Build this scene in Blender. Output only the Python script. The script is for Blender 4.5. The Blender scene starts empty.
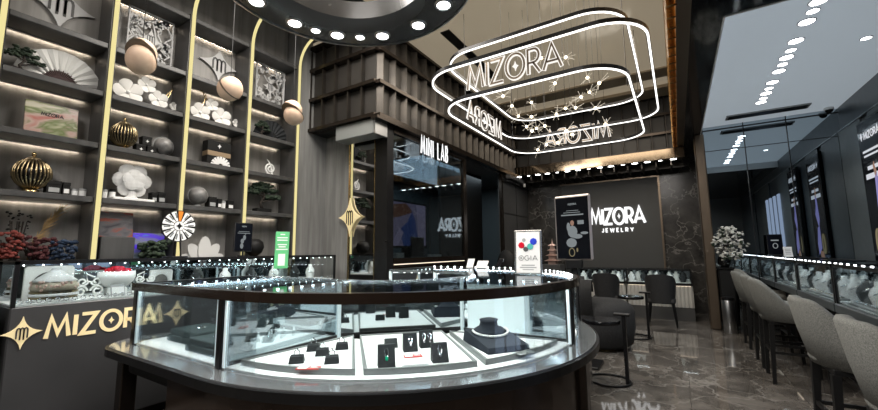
import bpy, math, random
from mathutils import Matrix, Vector
random.seed(7)
PI = math.pi
SC = bpy.context.scene
COL = SC.collection

# ------------------------------------------------------------------ materials
def new_mat(name):
    m = bpy.data.materials.new(name); m.use_nodes = True
    nt = m.node_tree
    b = nt.nodes['Principled BSDF']
    return m, nt, b

def flat(name, col, rough=.5, metal=0., emit=None, es=0., spec=.5):
    m, nt, b = new_mat(name)
    n = nt.nodes.new('ShaderNodeTexNoise'); n.inputs['Scale'].default_value = 9
    tc = nt.nodes.new('ShaderNodeTexCoord'); nt.links.new(tc.outputs['Object'], n.inputs['Vector'])
    mr = nt.nodes.new('ShaderNodeMapRange')
    mr.inputs['To Min'].default_value = max(.01, rough - .05); mr.inputs['To Max'].default_value = min(1, rough + .05)
    nt.links.new(n.outputs['Fac'], mr.inputs['Value']); nt.links.new(mr.outputs['Result'], b.inputs['Roughness'])
    b.inputs['Base Color'].default_value = (*col, 1); b.inputs['Metallic'].default_value = metal
    b.inputs['Specular IOR Level'].default_value = spec
    if emit:
        b.inputs['Emission Color'].default_value = (*emit, 1); b.inputs['Emission Strength'].default_value = es
    return m

def noisy(name, c1, c2, scale=(3, 3, 3), rough=.5, metal=0., detail=6, bump=0., lo=.3, hi=.7, spec=.5):
    m, nt, b = new_mat(name)
    tc = nt.nodes.new('ShaderNodeTexCoord'); mp = nt.nodes.new('ShaderNodeMapping')
    mp.inputs['Scale'].default_value = scale
    n = nt.nodes.new('ShaderNodeTexNoise'); n.inputs['Scale'].default_value = 1; n.inputs['Detail'].default_value = detail
    cr = nt.nodes.new('ShaderNodeValToRGB')
    cr.color_ramp.elements[0].position = lo; cr.color_ramp.elements[1].position = hi
    cr.color_ramp.elements[0].color = (*c1, 1); cr.color_ramp.elements[1].color = (*c2, 1)
    L = nt.links.new
    L(tc.outputs['Object'], mp.inputs['Vector']); L(mp.outputs['Vector'], n.inputs['Vector'])
    L(n.outputs['Fac'], cr.inputs['Fac']); L(cr.outputs['Color'], b.inputs['Base Color'])
    b.inputs['Roughness'].default_value = rough; b.inputs['Metallic'].default_value = metal
    b.inputs['Specular IOR Level'].default_value = spec
    if bump:
        bp = nt.nodes.new('ShaderNodeBump'); bp.inputs['Strength'].default_value = bump; bp.inputs['Distance'].default_value = .01
        L(n.outputs['Fac'], bp.inputs['Height']); L(bp.outputs['Normal'], b.inputs['Normal'])
    return m

def emis(name, col, s):
    m = bpy.data.materials.new(name); m.use_nodes = True; nt = m.node_tree
    for n in list(nt.nodes): nt.nodes.remove(n)
    e = nt.nodes.new('ShaderNodeEmission'); o = nt.nodes.new('ShaderNodeOutputMaterial')
    e.inputs['Color'].default_value = (*col, 1); e.inputs['Strength'].default_value = s
    nt.links.new(e.outputs[0], o.inputs[0]); return m

def pane(name, tint=(.95, .98, .98), fac=.03, rough=.0, mul=.55):
    m = bpy.data.materials.new(name); m.use_nodes = True; nt = m.node_tree
    for n in list(nt.nodes): nt.nodes.remove(n)
    t = nt.nodes.new('ShaderNodeBsdfTransparent'); g = nt.nodes.new('ShaderNodeBsdfGlossy'); x = nt.nodes.new('ShaderNodeMixShader')
    f = nt.nodes.new('ShaderNodeLayerWeight'); f.inputs['Blend'].default_value = .25
    mm = nt.nodes.new('ShaderNodeMath'); mm.operation = 'MULTIPLY_ADD'; mm.inputs[1].default_value = mul; mm.inputs[2].default_value = fac
    mm.use_clamp = True
    o = nt.nodes.new('ShaderNodeOutputMaterial')
    t.inputs['Color'].default_value = (*tint, 1); g.inputs['Roughness'].default_value = rough; g.inputs['Color'].default_value = (.9, .95, 1, 1)
    L = nt.links.new
    L(f.outputs['Fresnel'], mm.inputs[0]); L(mm.outputs[0], x.inputs[0]); L(t.outputs[0], x.inputs[1]); L(g.outputs[0], x.inputs[2]); L(x.outputs[0], o.inputs[0])
    return m

def mirror(name, col, rough=.02):
    m = bpy.data.materials.new(name); m.use_nodes = True; nt = m.node_tree
    for n in list(nt.nodes): nt.nodes.remove(n)
    g = nt.nodes.new('ShaderNodeBsdfGlossy'); o = nt.nodes.new('ShaderNodeOutputMaterial')
    g.inputs['Color'].default_value = (*col, 1); g.inputs['Roughness'].default_value = rough
    nt.links.new(g.outputs[0], o.inputs[0]); return m

def marble(name, c1, c2, vein, tile=None, rough=.1, vscale=1.0, vw=.03, spec=.5):
    m, nt, b = new_mat(name); L = nt.links.new
    tc = nt.nodes.new('ShaderNodeTexCoord')
    n1 = nt.nodes.new('ShaderNodeTexNoise'); n1.inputs['Scale'].default_value = 2.2 * vscale; n1.inputs['Detail'].default_value = 8; n1.inputs['Roughness'].default_value = .65
    L(tc.outputs['Object'], n1.inputs['Vector'])
    cr = nt.nodes.new('ShaderNodeValToRGB'); cr.color_ramp.elements[0].position = .33; cr.color_ramp.elements[1].position = .68
    cr.color_ramp.elements[0].color = (*c1, 1); cr.color_ramp.elements[1].color = (*c2, 1)
    L(n1.outputs['Fac'], cr.inputs['Fac'])
    # veins : distorted voronoi edges
    mix = nt.nodes.new('ShaderNodeMixRGB'); mix.blend_type = 'ADD'; mix.inputs['Fac'].default_value = .45
    n2 = nt.nodes.new('ShaderNodeTexNoise'); n2.inputs['Scale'].default_value = 3 * vscale; n2.inputs['Detail'].default_value = 5
    L(tc.outputs['Object'], n2.inputs['Vector']); L(tc.outputs['Object'], mix.inputs['Color1']); L(n2.outputs['Color'], mix.inputs['Color2'])
    v = nt.nodes.new('ShaderNodeTexVoronoi'); v.feature = 'DISTANCE_TO_EDGE'; v.inputs['Scale'].default_value = 1.5 * vscale
    L(mix.outputs['Color'], v.inputs['Vector'])
    vr = nt.nodes.new('ShaderNodeValToRGB'); vr.color_ramp.elements[0].color = (1, 1, 1, 1); vr.color_ramp.elements[1].color = (0, 0, 0, 1)
    vr.color_ramp.elements[1].position = vw
    L(v.outputs['Distance'], vr.inputs['Fac'])
    n3 = nt.nodes.new('ShaderNodeTexNoise'); n3.inputs['Scale'].default_value = 1.7 * vscale
    L(tc.outputs['Object'], n3.inputs['Vector'])
    mu = nt.nodes.new('ShaderNodeMath'); mu.operation = 'MULTIPLY'; L(vr.outputs['Color'], mu.inputs[0]); L(n3.outputs['Fac'], mu.inputs[1])
    mx = nt.nodes.new('ShaderNodeMixRGB'); L(mu.outputs[0], mx.inputs['Fac']); L(cr.outputs['Color'], mx.inputs['Color1']); mx.inputs['Color2'].default_value = (*vein, 1)
    out = mx.outputs['Color']
    if tile:
        br = nt.nodes.new('ShaderNodeTexBrick'); br.offset = 0; br.inputs['Scale'].default_value = 1
        br.inputs['Brick Width'].default_value = tile; br.inputs['Row Height'].default_value = tile; br.inputs['Mortar Size'].default_value = .004
        br.inputs['Color1'].default_value = (1, 1, 1, 1); br.inputs['Color2'].default_value = (.8, .8, .8, 1); br.inputs['Mortar'].default_value = (.35, .35, .35, 1)
        L(tc.outputs['Object'], br.inputs['Vector'])
        m2 = nt.nodes.new('ShaderNodeMixRGB'); m2.blend_type = 'MULTIPLY'; m2.inputs['Fac'].default_value = .9
        L(out, m2.inputs['Color1']); L(br.outputs['Color'], m2.inputs['Color2']); out = m2.outputs['Color']
    L(out, b.inputs['Base Color']); b.inputs['Roughness'].default_value = rough; b.inputs['Specular IOR Level'].default_value = spec
    return m

def swirl(name, stops, scale=2.5, es=0.):
    m, nt, b = new_mat(name); L = nt.links.new
    tc = nt.nodes.new('ShaderNodeTexCoord'); n = nt.nodes.new('ShaderNodeTexNoise'); n.inputs['Scale'].default_value = scale
    n.inputs['Detail'].default_value = 3; n.inputs['Distortion'].default_value = .7
    mp = nt.nodes.new('ShaderNodeMapping'); mp.inputs['Scale'].default_value = (1, 1, 2.5)
    L(tc.outputs['Object'], mp.inputs['Vector']); L(mp.outputs['Vector'], n.inputs['Vector'])
    cr = nt.nodes.new('ShaderNodeValToRGB'); els = cr.color_ramp.elements
    while len(els) < len(stops): els.new(.5)
    for e, (p, c) in zip(els, stops): e.position = p; e.color = (*c, 1)
    L(n.outputs['Fac'], cr.inputs['Fac']); L(cr.outputs['Color'], b.inputs['Base Color']); b.inputs['Roughness'].default_value = .25
    if es:
        L(cr.outputs['Color'], b.inputs['Emission Color']); b.inputs['Emission Strength'].default_value = es
    return m

M = dict(
 floor=marble('floor marble', (.045, .041, .037), (.19, .172, .155), (.36, .345, .32), tile=.9, rough=.04, vscale=1.15, vw=.022),
 darkmarble=marble('dark marble', (.02, .019, .018), (.08, .075, .07), (.34, .32, .30), rough=.2, vscale=1.5, vw=.025),
 graywood=noisy('grey wood', (.14, .14, .137), (.25, .248, .24), scale=(14, 14, 1.2), rough=.55),
 shelfwood=noisy('shelf wood', (.04, .04, .041), (.07, .069, .068), scale=(12, 12, 1.2), rough=.4),
 shelfback=noisy('shelf back panel', (.19, .184, .174), (.31, .30, .285), scale=(14, 14, 1.1), rough=.5),
 fin=noisy('bronze fin', (.028, .024, .020), (.056, .047, .038), scale=(2, 2, 6), rough=.38, metal=.55),
 finback=noisy('fin backing', (.030, .0275, .025), (.056, .051, .046), scale=(1.2, 1.2, 2), rough=.45, metal=.4),
 darkbronze=flat('dark bronze', (.045, .035, .028), .25, .8),
 bronze=flat('bronze column', (.20, .155, .115), .3, .85), polishedbronze=flat('polished bronze', (.26, .2, .14), .10, .95),
 goldmirror=flat('polished gold', (.55, .36, .16), .12, 1.),
 gold=flat('satin gold', (.62, .47, .25), .25, 1.), agedgold=flat('aged gold', (.34, .27, .16), .28, 1.), ledgechrome=flat('polished ledge', (.50, .52, .54), .12, .75),
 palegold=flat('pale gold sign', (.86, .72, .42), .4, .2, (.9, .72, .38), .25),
 black=flat('black lacquer', (.008, .008, .009), .12, 0.),
 blackmatte=flat('black matte', (.006, .006, .006), .55, spec=.25),
 blackmetal=flat('black metal', (.015, .015, .016), .3, .5),
 chrome=flat('brushed chrome', (.75, .77, .78), .18, 1.),
 steel=flat('steel', (.45, .46, .47), .3, 1.),
 ceiling=flat('bronze ceiling with added glow', (.58, .50, .39), .10, .35, (.42, .35, .25), .5),  # glow added to brighten the ceiling and lift the ambient light
 whiteceilglow=flat('white ceiling with added glow', (.50, .55, .60), .5, 0, (.55, .62, .68), .42),  # even glow added in place of light falling on this ceiling
 blackceil=flat('black gloss ceiling', (.012, .013, .015), .08),
 beige=flat('beige', (.45, .36, .25), .5),
 wallpanel=flat('wall panel', (.06, .06, .059), .55),
 baypanel=flat('bay panel', (.045, .055, .062), .3),
 baypanel2=flat('bay panel light', (.10, .115, .12), .35),
 darkwall=flat('dark wall', (.13, .135, .14), .5),
 labwall=flat('lab wall', (.055, .07, .075), .5),
 labgray=flat('lab grey', (.07, .07, .07), .45),
 white=flat('white', (.80, .80, .79), .5),
 plaster=flat('white plaster', (.62, .62, .61), .6),
 offwhite=flat('off white cut panel', (.50, .50, .50), .6),
 traywhite=flat('tray white', (.85, .86, .86), .6),
 traygrey=flat('tray rim grey', (.18, .19, .19), .4),
 velvet=flat('black velvet', (.006, .008, .010), .8),
 velvetnavy=flat('navy velvet', (.006, .010, .020), .8),
 velvetgreen=flat('dark green velvet', (.028, .045, .046), .8),
 mirror=mirror('mirror', (.72, .72, .72), .01),
 mirrordark=mirror('smoked mirror', (.40, .46, .50), .012),
 casemirror=mirror('case back mirror', (.55, .60, .63), .03),
 glass=pane('clear glass'), glasstop=pane('top glass', (.9, .95, .95), .08), labglass=pane('storefront glass', (.72, .78, .80), .045, 0, .35),
 frost=flat('frosted panel', (.70, .80, .83), .5, 0, (.7, .85, .9), .25),
 ledgold=emis('warm strip', (.90, .78, .36), 1.0), ledwarmdim=emis('warm dim strip', (1., .84, .66), 1.6), ledwarm=emis('warm shelf light', (1., .84, .66), 19.),
 ledwhite=emis('white strip', (.95, .98, 1.), 55.), ledcase=emis('counter strip', (.92, .97, 1.), 20.), leddot=emis('small lamps', (.95, .98, 1.), 9.), neon=emis('neon white', (1., .97, .92), 2.6), neonletter=emis('neon letters', (1., .95, .88), 1.1),
 down=emis('downlight', (1., .98, .95), 14.), downbay=emis('bay downlight', (.95, .98, 1.), 14.),
 star=emis('starburst bulb', (1., .82, .5), 14.), starspike=emis('starburst rods', (1., .88, .7), .9), signwhite=emis('lit white letters', (1., 1., 1.), 1.3), signjewel=emis('lit small letters', (1., 1., 1.), 1.6),
 lampshade=noisy('alabaster', (.72, .50, .36), (.86, .64, .48), scale=(9, 9, 9), rough=.5),
 ledwindow=emis('cool light panel', (.62, .72, .95), .8),
 reflector=emis('fluted light', (1., .96, .88), .0),
 fluted=flat('white fluted', (.55, .54, .51), .5),
 fabricdark=noisy('charcoal fabric', (.012, .013, .014), (.03, .03, .032), scale=(60, 60, 60), rough=.85),
 fabricgray=noisy('grey tweed', (.085, .088, .082), (.21, .212, .198), scale=(170, 170, 170), rough=.9, detail=3),
 pink=flat('red card', (.55, .06, .05), .5), paper=flat('paper', (.8, .8, .8), .6),
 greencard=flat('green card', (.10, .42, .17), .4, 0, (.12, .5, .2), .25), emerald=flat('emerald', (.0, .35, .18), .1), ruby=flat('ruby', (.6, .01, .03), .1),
 blue=flat('blue gem', (.03, .06, .55), .1), teal=flat('teal gem', (.1, .45, .42), .1),
 silver=flat('silver', (.85, .86, .88), .12, 1.), rose=flat('rose metal', (.75, .52, .45), .3, .6), palerose=flat('pale rose metal', (.55, .50, .49), .3, .6),
 leaf=noisy('dark leaf', (.005, .014, .007), (.028, .05, .024), scale=(20, 20, 20), rough=.7), bark=flat('bark', (.02, .014, .01), .8),
 redflower=noisy('red petals', (.05, .008, .006), (.22, .03, .02), scale=(20, 20, 20), rough=.7), darkred=flat('dark red petals', (.05, .006, .008), .7),
 blueflower=noisy('blue petals', (.005, .012, .03), (.012, .035, .08), scale=(20, 20, 20), rough=.7), pampas=flat('pampas', (.38, .26, .12), .8),
 orange=flat('orange', (.75, .22, .02), .4), screen=flat('screen black', (.005, .006, .009), .08, spec=.2), screenwhite=emis('screen text', (.8, .82, .88), .8),
 screenviolet=emis('screen violet', (.36, .34, .72), .7), screenskin=emis('screen skin', (.5, .30, .22), .6), screengrey=emis('screen grey', (.30, .33, .34), .7), screengold=emis('screen gold', (.4, .34, .2), .5),
 labviolet=flat('lab screen violet', (.02, .015, .03), .05, 0, (.07, .06, .09), 1.0), labblue=emis('lab screen blue', (.03, .05, .15), 1.), labbrown=emis('lab screen brown', (.10, .045, .03), 1.),
 iri=swirl('iridescent landscape', [(.30, (.30, .10, .08)), (.42, (.34, .24, .2)), (.5, (.10, .13, .04)), (.58, (.45, .42, .30)), (.72, (.5, .5, .48))], 3, .1),
 iri2=swirl('iridescent dark', [(.3, (.04, .04, .05)), (.5, (.10, .10, .11)), (.6, (.25, .05, .03)), (.66, (.08, .07, .1)), (.85, (.22, .22, .24))], 5, .1),
 iri3=swirl('iridescent blue', [(.3, (.06, .09, .10)), (.45, (.14, .16, .2)), (.6, (.08, .03, .6)), (.72, (.05, .3, .35)), (.85, (.2, .25, .3))], 4, .25),
 globegray=noisy('grey globe', (.11, .11, .11), (.26, .25, .24), scale=(14, 14, 14), rough=.35),
 fanwhite=flat('fan paper', (.60, .60, .58), .6), fandark=flat('fan ribs', (.03, .008, .008), .6), kraftpale=flat('pale woven lid', (.5, .44, .34), .6), kraft=flat('kraft', (.28, .2, .12), .6), flowerwhite=flat('white blossom', (.68, .67, .64), .6), whiteleaf=flat('flower white', (.62, .62, .58), .6),
 cardgrey=flat('card grey', (.35, .36, .36), .5), casinggrey=flat('casing grey', (.22, .23, .225), .4), skirt=flat('bronze skirt', (.045, .03, .022), .16, .55),
 counterbase=noisy('counter base', (.030, .031, .033), (.05, .05, .052), scale=(1.5, 1.5, 1.5), rough=.4),
)

# ------------------------------------------------------------------ mesh builder
class MB:
    def __init__(s, tf=None): s.v = []; s.f = []; s.tf = tf or Matrix.Identity(4); s.smooth = False
    def add(s, vs, fs):
        o = len(s.v)
        s.v += [tuple(s.tf @ Vector(p)) for p in vs]; s.f += [tuple(i + o for i in f) for f in fs]
        return s
    def box(s, x0, x1, y0, y1, z0, z1):
        return s.add([(x0, y0, z0), (x1, y0, z0), (x1, y1, z0), (x0, y1, z0), (x0, y0, z1), (x1, y0, z1), (x1, y1, z1), (x0, y1, z1)],
                     [(0, 3, 2, 1), (4, 5, 6, 7), (0, 1, 5, 4), (1, 2, 6, 5), (2, 3, 7, 6), (3, 0, 4, 7)])
    def cbox(s, c, d):
        return s.box(c[0]-d[0]/2, c[0]+d[0]/2, c[1]-d[1]/2, c[1]+d[1]/2, c[2]-d[2]/2, c[2]+d[2]/2)
    def rbox(s, x0, x1, y0, y1, z0, z1, r=.01):   # box with chamfered edges
        vs = []; P = []
        for i, X in enumerate((x0, x1)):
            for j, Y in enumerate((y0, y1)):
                for k, Z in enumerate((z0, z1)):
                    sx, sy, sz = (1, -1)[i], (1, -1)[j], (1, -1)[k]
                    P.append(len(vs)); vs += [(X, Y+sy*r, Z+sz*r), (X+sx*r, Y, Z+sz*r), (X+sx*r, Y+sy*r, Z)]
        g = lambda i, j, k, a: P[i*4+j*2+k]+a
        fs = []
        for i in (0, 1): fs.append((g(i,0,0,0), g(i,1,0,0), g(i,1,1,0), g(i,0,1,0)))
        for j in (0, 1): fs.append((g(0,j,0,1), g(1,j,0,1), g(1,j,1,1), g(0,j,1,1)))
        for k in (0, 1): fs.append((g(0,0,k,2), g(1,0,k,2), g(1,1,k,2), g(0,1,k,2)))
        for i in (0, 1):
            for j in (0, 1):
                fs.append((g(i,j,0,0), g(i,j,0,1), g(i,j,1,1), g(i,j,1,0)))
        for i in (0, 1):
            for k in (0, 1):
                fs.append((g(i,0,k,0), g(i,0,k,2), g(i,1,k,2), g(i,1,k,0)))
        for j in (0, 1):
            for k in (0, 1):
                fs.append((g(0,j,k,1), g(0,j,k,2), g(1,j,k,2), g(1,j,k,1)))
        for i in (0, 1):
            for j in (0, 1):
                for k in (0, 1): fs.append((g(i,j,k,0), g(i,j,k,1), g(i,j,k,2)))
        return s.add(vs, fs)
    def prism(s, poly, z0, z1):
        n = len(poly)
        vs = [(x, y, z0) for x, y in poly] + [(x, y, z1) for x, y in poly]
        fs = [tuple(range(n-1, -1, -1)), tuple(range(n, 2*n))] + [(i, (i+1) % n, n+(i+1) % n, n+i) for i in range(n)]
        return s.add(vs, fs)
    def frustum(s, a, b, z0, z1):
        n = len(a)
        vs = [(x, y, z0) for x, y in a] + [(x, y, z1) for x, y in b]
        fs = [tuple(range(n-1, -1, -1)), tuple(range(n, 2*n))] + [(i, (i+1) % n, n+(i+1) % n, n+i) for i in range(n)]
        return s.add(vs, fs)
    def lathe(s, prof, seg=20, c=(0, 0, 0), a0=0, a1=2*PI):
        full = abs(a1-a0-2*PI) < 1e-6; k = seg if full else seg+1
        vs = []
        for i in range(k):
            a = a0+(a1-a0)*i/seg
            for r, z in prof: vs.append((c[0]+r*math.cos(a), c[1]+r*math.sin(a), c[2]+z))
        m = len(prof); fs = []
        for i in range(seg):
            j = (i+1) % k
            for q in range(m-1): fs.append((i*m+q, j*m+q, j*m+q+1, i*m+q+1))
        cl = prof[0] == prof[-1]
        if prof[0][0] > 1e-5 and full and not cl: fs.append(tuple(i*m for i in range(k-1, -1, -1)))
        if prof[-1][0] > 1e-5 and full and not cl: fs.append(tuple(i*m+m-1 for i in range(k)))
        return s.add(vs, fs)
    def cyl(s, c, r, h, seg=16, r2=None): return s.lathe([(r, 0), (r if r2 is None else r2, h)], seg, c)
    def sphere(s, c, r, seg=14, sc=(1, 1, 1)):
        n = max(6, seg//2); vs = []; fs = []
        for i in range(n+1):
            t = PI*i/n
            for j in range(seg):
                a = 2*PI*j/seg
                vs.append((c[0]+r*sc[0]*math.sin(t)*math.cos(a), c[1]+r*sc[1]*math.sin(t)*math.sin(a), c[2]+r*sc[2]*math.cos(t)))
        for i in range(n):
            for j in range(seg): fs.append((i*seg+j, i*seg+(j+1) % seg, (i+1)*seg+(j+1) % seg, (i+1)*seg+j))
        return s.add(vs, fs)
    def tube(s, pts, r, seg=8, closed=False):
        pts = [Vector(p) for p in pts]; n = len(pts); vs = []; fs = []
        rr = r if isinstance(r, (list, tuple)) else [r]*n
        up = None
        for i, p in enumerate(pts):
            if closed: t = pts[(i+1) % n]-pts[i-1]
            else: t = pts[min(i+1, n-1)]-pts[max(i-1, 0)]
            t.normalize()
            if up is None: up = Vector((0, 0, 1)) if abs(t.z) < .9 else Vector((1, 0, 0))
            a = t.cross(up)
            if a.length < 1e-4: a = t.orthogonal()
            a.normalize(); b = a.cross(t); up = b
            for j in range(seg):
                an = 2*PI*j/seg; vs.append(tuple(p+(a*math.cos(an)+b*math.sin(an))*rr[i]))
        for i in range(n if closed else n-1):
            k = (i+1) % n
            for j in range(seg): fs.append((i*seg+j, i*seg+(j+1) % seg, k*seg+(j+1) % seg, k*seg+j))
        if not closed: fs += [tuple(range(seg-1, -1, -1)), tuple((n-1)*seg+j for j in range(seg))]
        return s.add(vs, fs)
    def ribbon(s, path, w0, w1, z0, z1, closed=False):   # rectangular section swept along a horizontal path; w0..w1 = offsets along the left normal
        n = len(path); vs = []; fs = []
        for i, p in enumerate(path):
            if closed: a = path[i-1]; b = path[(i+1) % n]
            else: a = path[max(i-1, 0)]; b = path[min(i+1, n-1)]
            dx, dy = b[0]-a[0], b[1]-a[1]; l = math.hypot(dx, dy); nx, ny = -dy/l, dx/l
            for w, z in ((w0, z0), (w1, z0), (w1, z1), (w0, z1)): vs.append((p[0]+nx*w, p[1]+ny*w, z))
        for i in range(n if closed else n-1):
            k = (i+1) % n
            for j in range(4): fs.append((i*4+j, i*4+(j+1) % 4, k*4+(j+1) % 4, k*4+j))
        if not closed: fs += [(3, 2, 1, 0), tuple((n-1)*4+j for j in range(4))]
        return s.add(vs, fs)

OFF = {}
def build(name, mb, mat, parent=None, label=None, smooth=False, loc=None):
    me = bpy.data.meshes.new(name)
    off = OFF.get(parent.name, Vector((0, 0, 0))) if parent else Vector(loc or (0, 0, 0))
    me.from_pydata([tuple(Vector(p)-off) for p in mb.v], [], mb.f)
    mats = mat if isinstance(mat, (list, tuple)) else [mat]
    for m_ in mats: me.materials.append(M[m_] if isinstance(m_, str) else m_)
    if smooth:
        for p in me.polygons: p.use_smooth = True
    me.update()
    import bmesh
    bm = bmesh.new(); bm.from_mesh(me); bmesh.ops.recalc_face_normals(bm, faces=bm.faces); bm.to_mesh(me); bm.free()
    o = bpy.data.objects.new(name, me); COL.objects.link(o)
    if parent: o.parent = parent; OFF[o.name] = off
    elif loc is not None: o.location = loc; OFF[o.name] = off
    if label: o['label'] = label
    if smooth == 'auto':
        me.set_sharp_from_angle(angle=.7)
    return o

def thing(name, label, cat, loc=(0, 0, 0), rz=0, group=None, local=False):
    o = bpy.data.objects.new(name, None); COL.objects.link(o); o.empty_display_size = .05
    o.location = loc; o.rotation_euler = (0, 0, rz); o['label'] = label; o['category'] = cat
    if group: o['group'] = group
    OFF[o.name] = Vector((0, 0, 0)) if local else Vector(loc)
    return o
def one(name, mb, mat, label, cat, loc, group=None, smooth=False, local=False, rz=0):
    if local:
        o = build(name, mb, mat, smooth=smooth); o.location = loc; o.rotation_euler = (0, 0, rz)
    else: o = build(name, mb, mat, smooth=smooth, loc=loc)
    o['label'] = label; o['category'] = cat
    if group: o['group'] = group
    return o
def struct(name, mb, mat, parent=None, smooth=False):
    o = build(name, mb, mat, parent, smooth=smooth)
    if not parent: o['kind'] = 'structure'
    return o
def dup(root, loc, rz=0, label=None, group=None):
    r = root.copy(); COL.objects.link(r); r.location = loc; r.rotation_euler = (0, 0, rz)
    if label: r['label'] = label
    if group: r['group'] = group
    for ch in list(root.children):
        c = ch.copy(); COL.objects.link(c); c.parent = r
        for g in list(ch.children):
            d = g.copy(); COL.objects.link(d); d.parent = c
    return r
def frame(o, u, v):   # matrix mapping local x->u, y->v, z->u x v at origin o
    u = Vector(u).normalized(); v = Vector(v).normalized(); w = u.cross(v)
    return Matrix(((u.x, v.x, w.x, o[0]), (u.y, v.y, w.y, o[1]), (u.z, v.z, w.z, o[2]), (0, 0, 0, 1)))

# ------------------------------------------------------------------ stroke letters
def arc(cx, cy, rx, ry, a0, a1, n=10): return [(cx+rx*math.cos(math.radians(a0+(a1-a0)*i/n)), cy+ry*math.sin(math.radians(a0+(a1-a0)*i/n))) for i in range(n+1)]
GL = {
 'M': (1.0, [[(0, 0), (.18, 1), (.5, .18), (.82, 1), (1.0, 0)]]), 'I': (.08, [[(.04, 0), (.04, 1)]]),
 'Z': (.72, [[(0, 1), (.7, 1), (.02, 0), (.72, 0)]]), 'O': (1.04, [arc(.52, .5, .52, .52, 0, 360, 28)]),
 'R': (.62, [[(0, 0), (0, 1), (.3, 1)] + arc(.32, .72, .28, .28, 90, -90, 8) + [(.02, .44)], [(.28, .44), (.62, 0)]]),
 'A': (.92, [[(0, 0), (.46, 1), (.92, 0)], [(.18, .3), (.74, .3)]]), 'J': (.4, [[(.4, 1), (.4, .25)] + arc(.2, .22, .2, .22, 0, -170, 6)]),
 'E': (.5, [[(.5, 1), (0, 1), (0, 0), (.5, 0)], [(0, .5), (.42, .5)]]), 'W': (1.1, [[(0, 1), (.27, 0), (.55, .85), (.83, 0), (1.1, 1)]]),
 'L': (.5, [[(0, 1), (0, 0), (.5, 0)]]), 'Y': (.74, [[(0, 1), (.37, .45), (.74, 1)], [(.37, .45), (.37, 0)]]),
 'N': (.66, [[(0, 0), (0, 1), (.66, 0), (.66, 1)]]), 'B': (.56, [[(0, 0), (0, 1), (.3, 1)] + arc(.3, .76, .24, .24, 90, -90, 7) + [(0, .52), (.3, .52)] + arc(.3, .26, .26, .26, 90, -90, 7) + [(0, 0)]]),
 'G': (.9, [arc(.46, .5, .46, .5, 50, 340, 20) + [(.9, .48), (.52, .48)]]), 'K': (.6, [[(0, 0), (0, 1)], [(.58, 1), (.04, .45)], [(.2, .6), (.62, 0)]]),
 '!': (.1, [[(.05, .3), (.05, 1)], [(.05, 0), (.05, .12)]]), ' ': (.35, []),
}
def stroke(mb, pts, w, d, z0=0, closed=False):
    n = len(pts); out = []
    for i in range(n):
        p = pts[i]
        a = pts[i-1] if i > 0 else (pts[-2] if closed else None); b = pts[i+1] if i < n-1 else (pts[1] if closed else None)
        def nr(q, r):
            dx, dy = r[0]-q[0], r[1]-q[1]; l = math.hypot(dx, dy) or 1e-9; return (-dy/l, dx/l)
        n1 = nr(a, p) if a else nr(p, b); n2 = nr(p, b) if b else n1
        mx, my = n1[0]+n2[0], n1[1]+n2[1]; l = math.hypot(mx, my) or 1e-9; mx /= l; my /= l
        c = max(.42, mx*n1[0]+my*n1[1]); k = w/2/c
        out.append(((p[0]+mx*k, p[1]+my*k), (p[0]-mx*k, p[1]-my*k)))
    vs = []; fs = []
    for (l, r) in out: vs += [(l[0], l[1], z0), (r[0], r[1], z0), (r[0], r[1], z0+d), (l[0], l[1], z0+d)]
    for i in range(n-1):
        for j in range(4): fs.append((i*4+j, i*4+(j+1) % 4, i*4+4+(j+1) % 4, i*4+4+j))
    if not closed: fs += [(3, 2, 1, 0), tuple((n-1)*4+j for j in range(4))]
    mb.add(vs, fs)
def star4(mb, cx, cy, rx, ry, d, z0=0, k=.2):
    pts = []
    for q in range(4):
        a0 = q*PI/2; ax, ay = math.cos(a0), math.sin(a0); bx_, by_ = math.cos(a0+PI/2), math.sin(a0+PI/2)
        for i in range(6):
            t = i/6; # concave quad bezier through centre-ish control
            x = (1-t)**2*ax+2*t*(1-t)*(ax+bx_)*k+t*t*bx_; y = (1-t)**2*ay+2*t*(1-t)*(ay+by_)*k+t*t*by_
            pts.append((cx+x*rx, cy+y*ry))
    mb.prism(pts, z0, z0+d)
def word(mb, s, h, w, d, gap=.22, z0=0, sx=1., x0=0., star=True, width=None):
    tot = sum(GL[c][0]*sx+gap for c in s)-gap
    if width: sx *= 1; k = width/(tot*h)
    else: k = 1
    x = x0
    for c in s:
        gw, st = GL[c]
        for p in st:
            cl = c == 'O'
            stroke(mb, [(x+q[0]*sx*h*k, q[1]*h) for q in p], w, d, z0, closed=cl)
        if c == 'O' and star: star4(mb, x+.52*sx*h*k, .5*h, .17*h*k, .2*h, d, z0)
        x += (gw*sx+gap)*h*k
    return x
def archmark(mb, cx, cy, w, h, d, z0=0, lw=.02):   # the gothic arch monogram inside the star
    for dx in (-1, 0, 1):
        c = cx+dx*w*.33
        pts = [(c-w*.17, cy-h*(.5-.12*abs(dx))), (c-w*.17, cy+h*.25)] + [(c-w*.17*math.cos(t), cy+h*.25+h*.22*math.sin(t)) for t in (PI*.25, PI*.5, PI*.75)] + [(c+w*.17, cy+h*.25), (c+w*.17, cy-h*(.5-.12*abs(dx)))]
        stroke(mb, pts, lw, d, z0)
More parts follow.
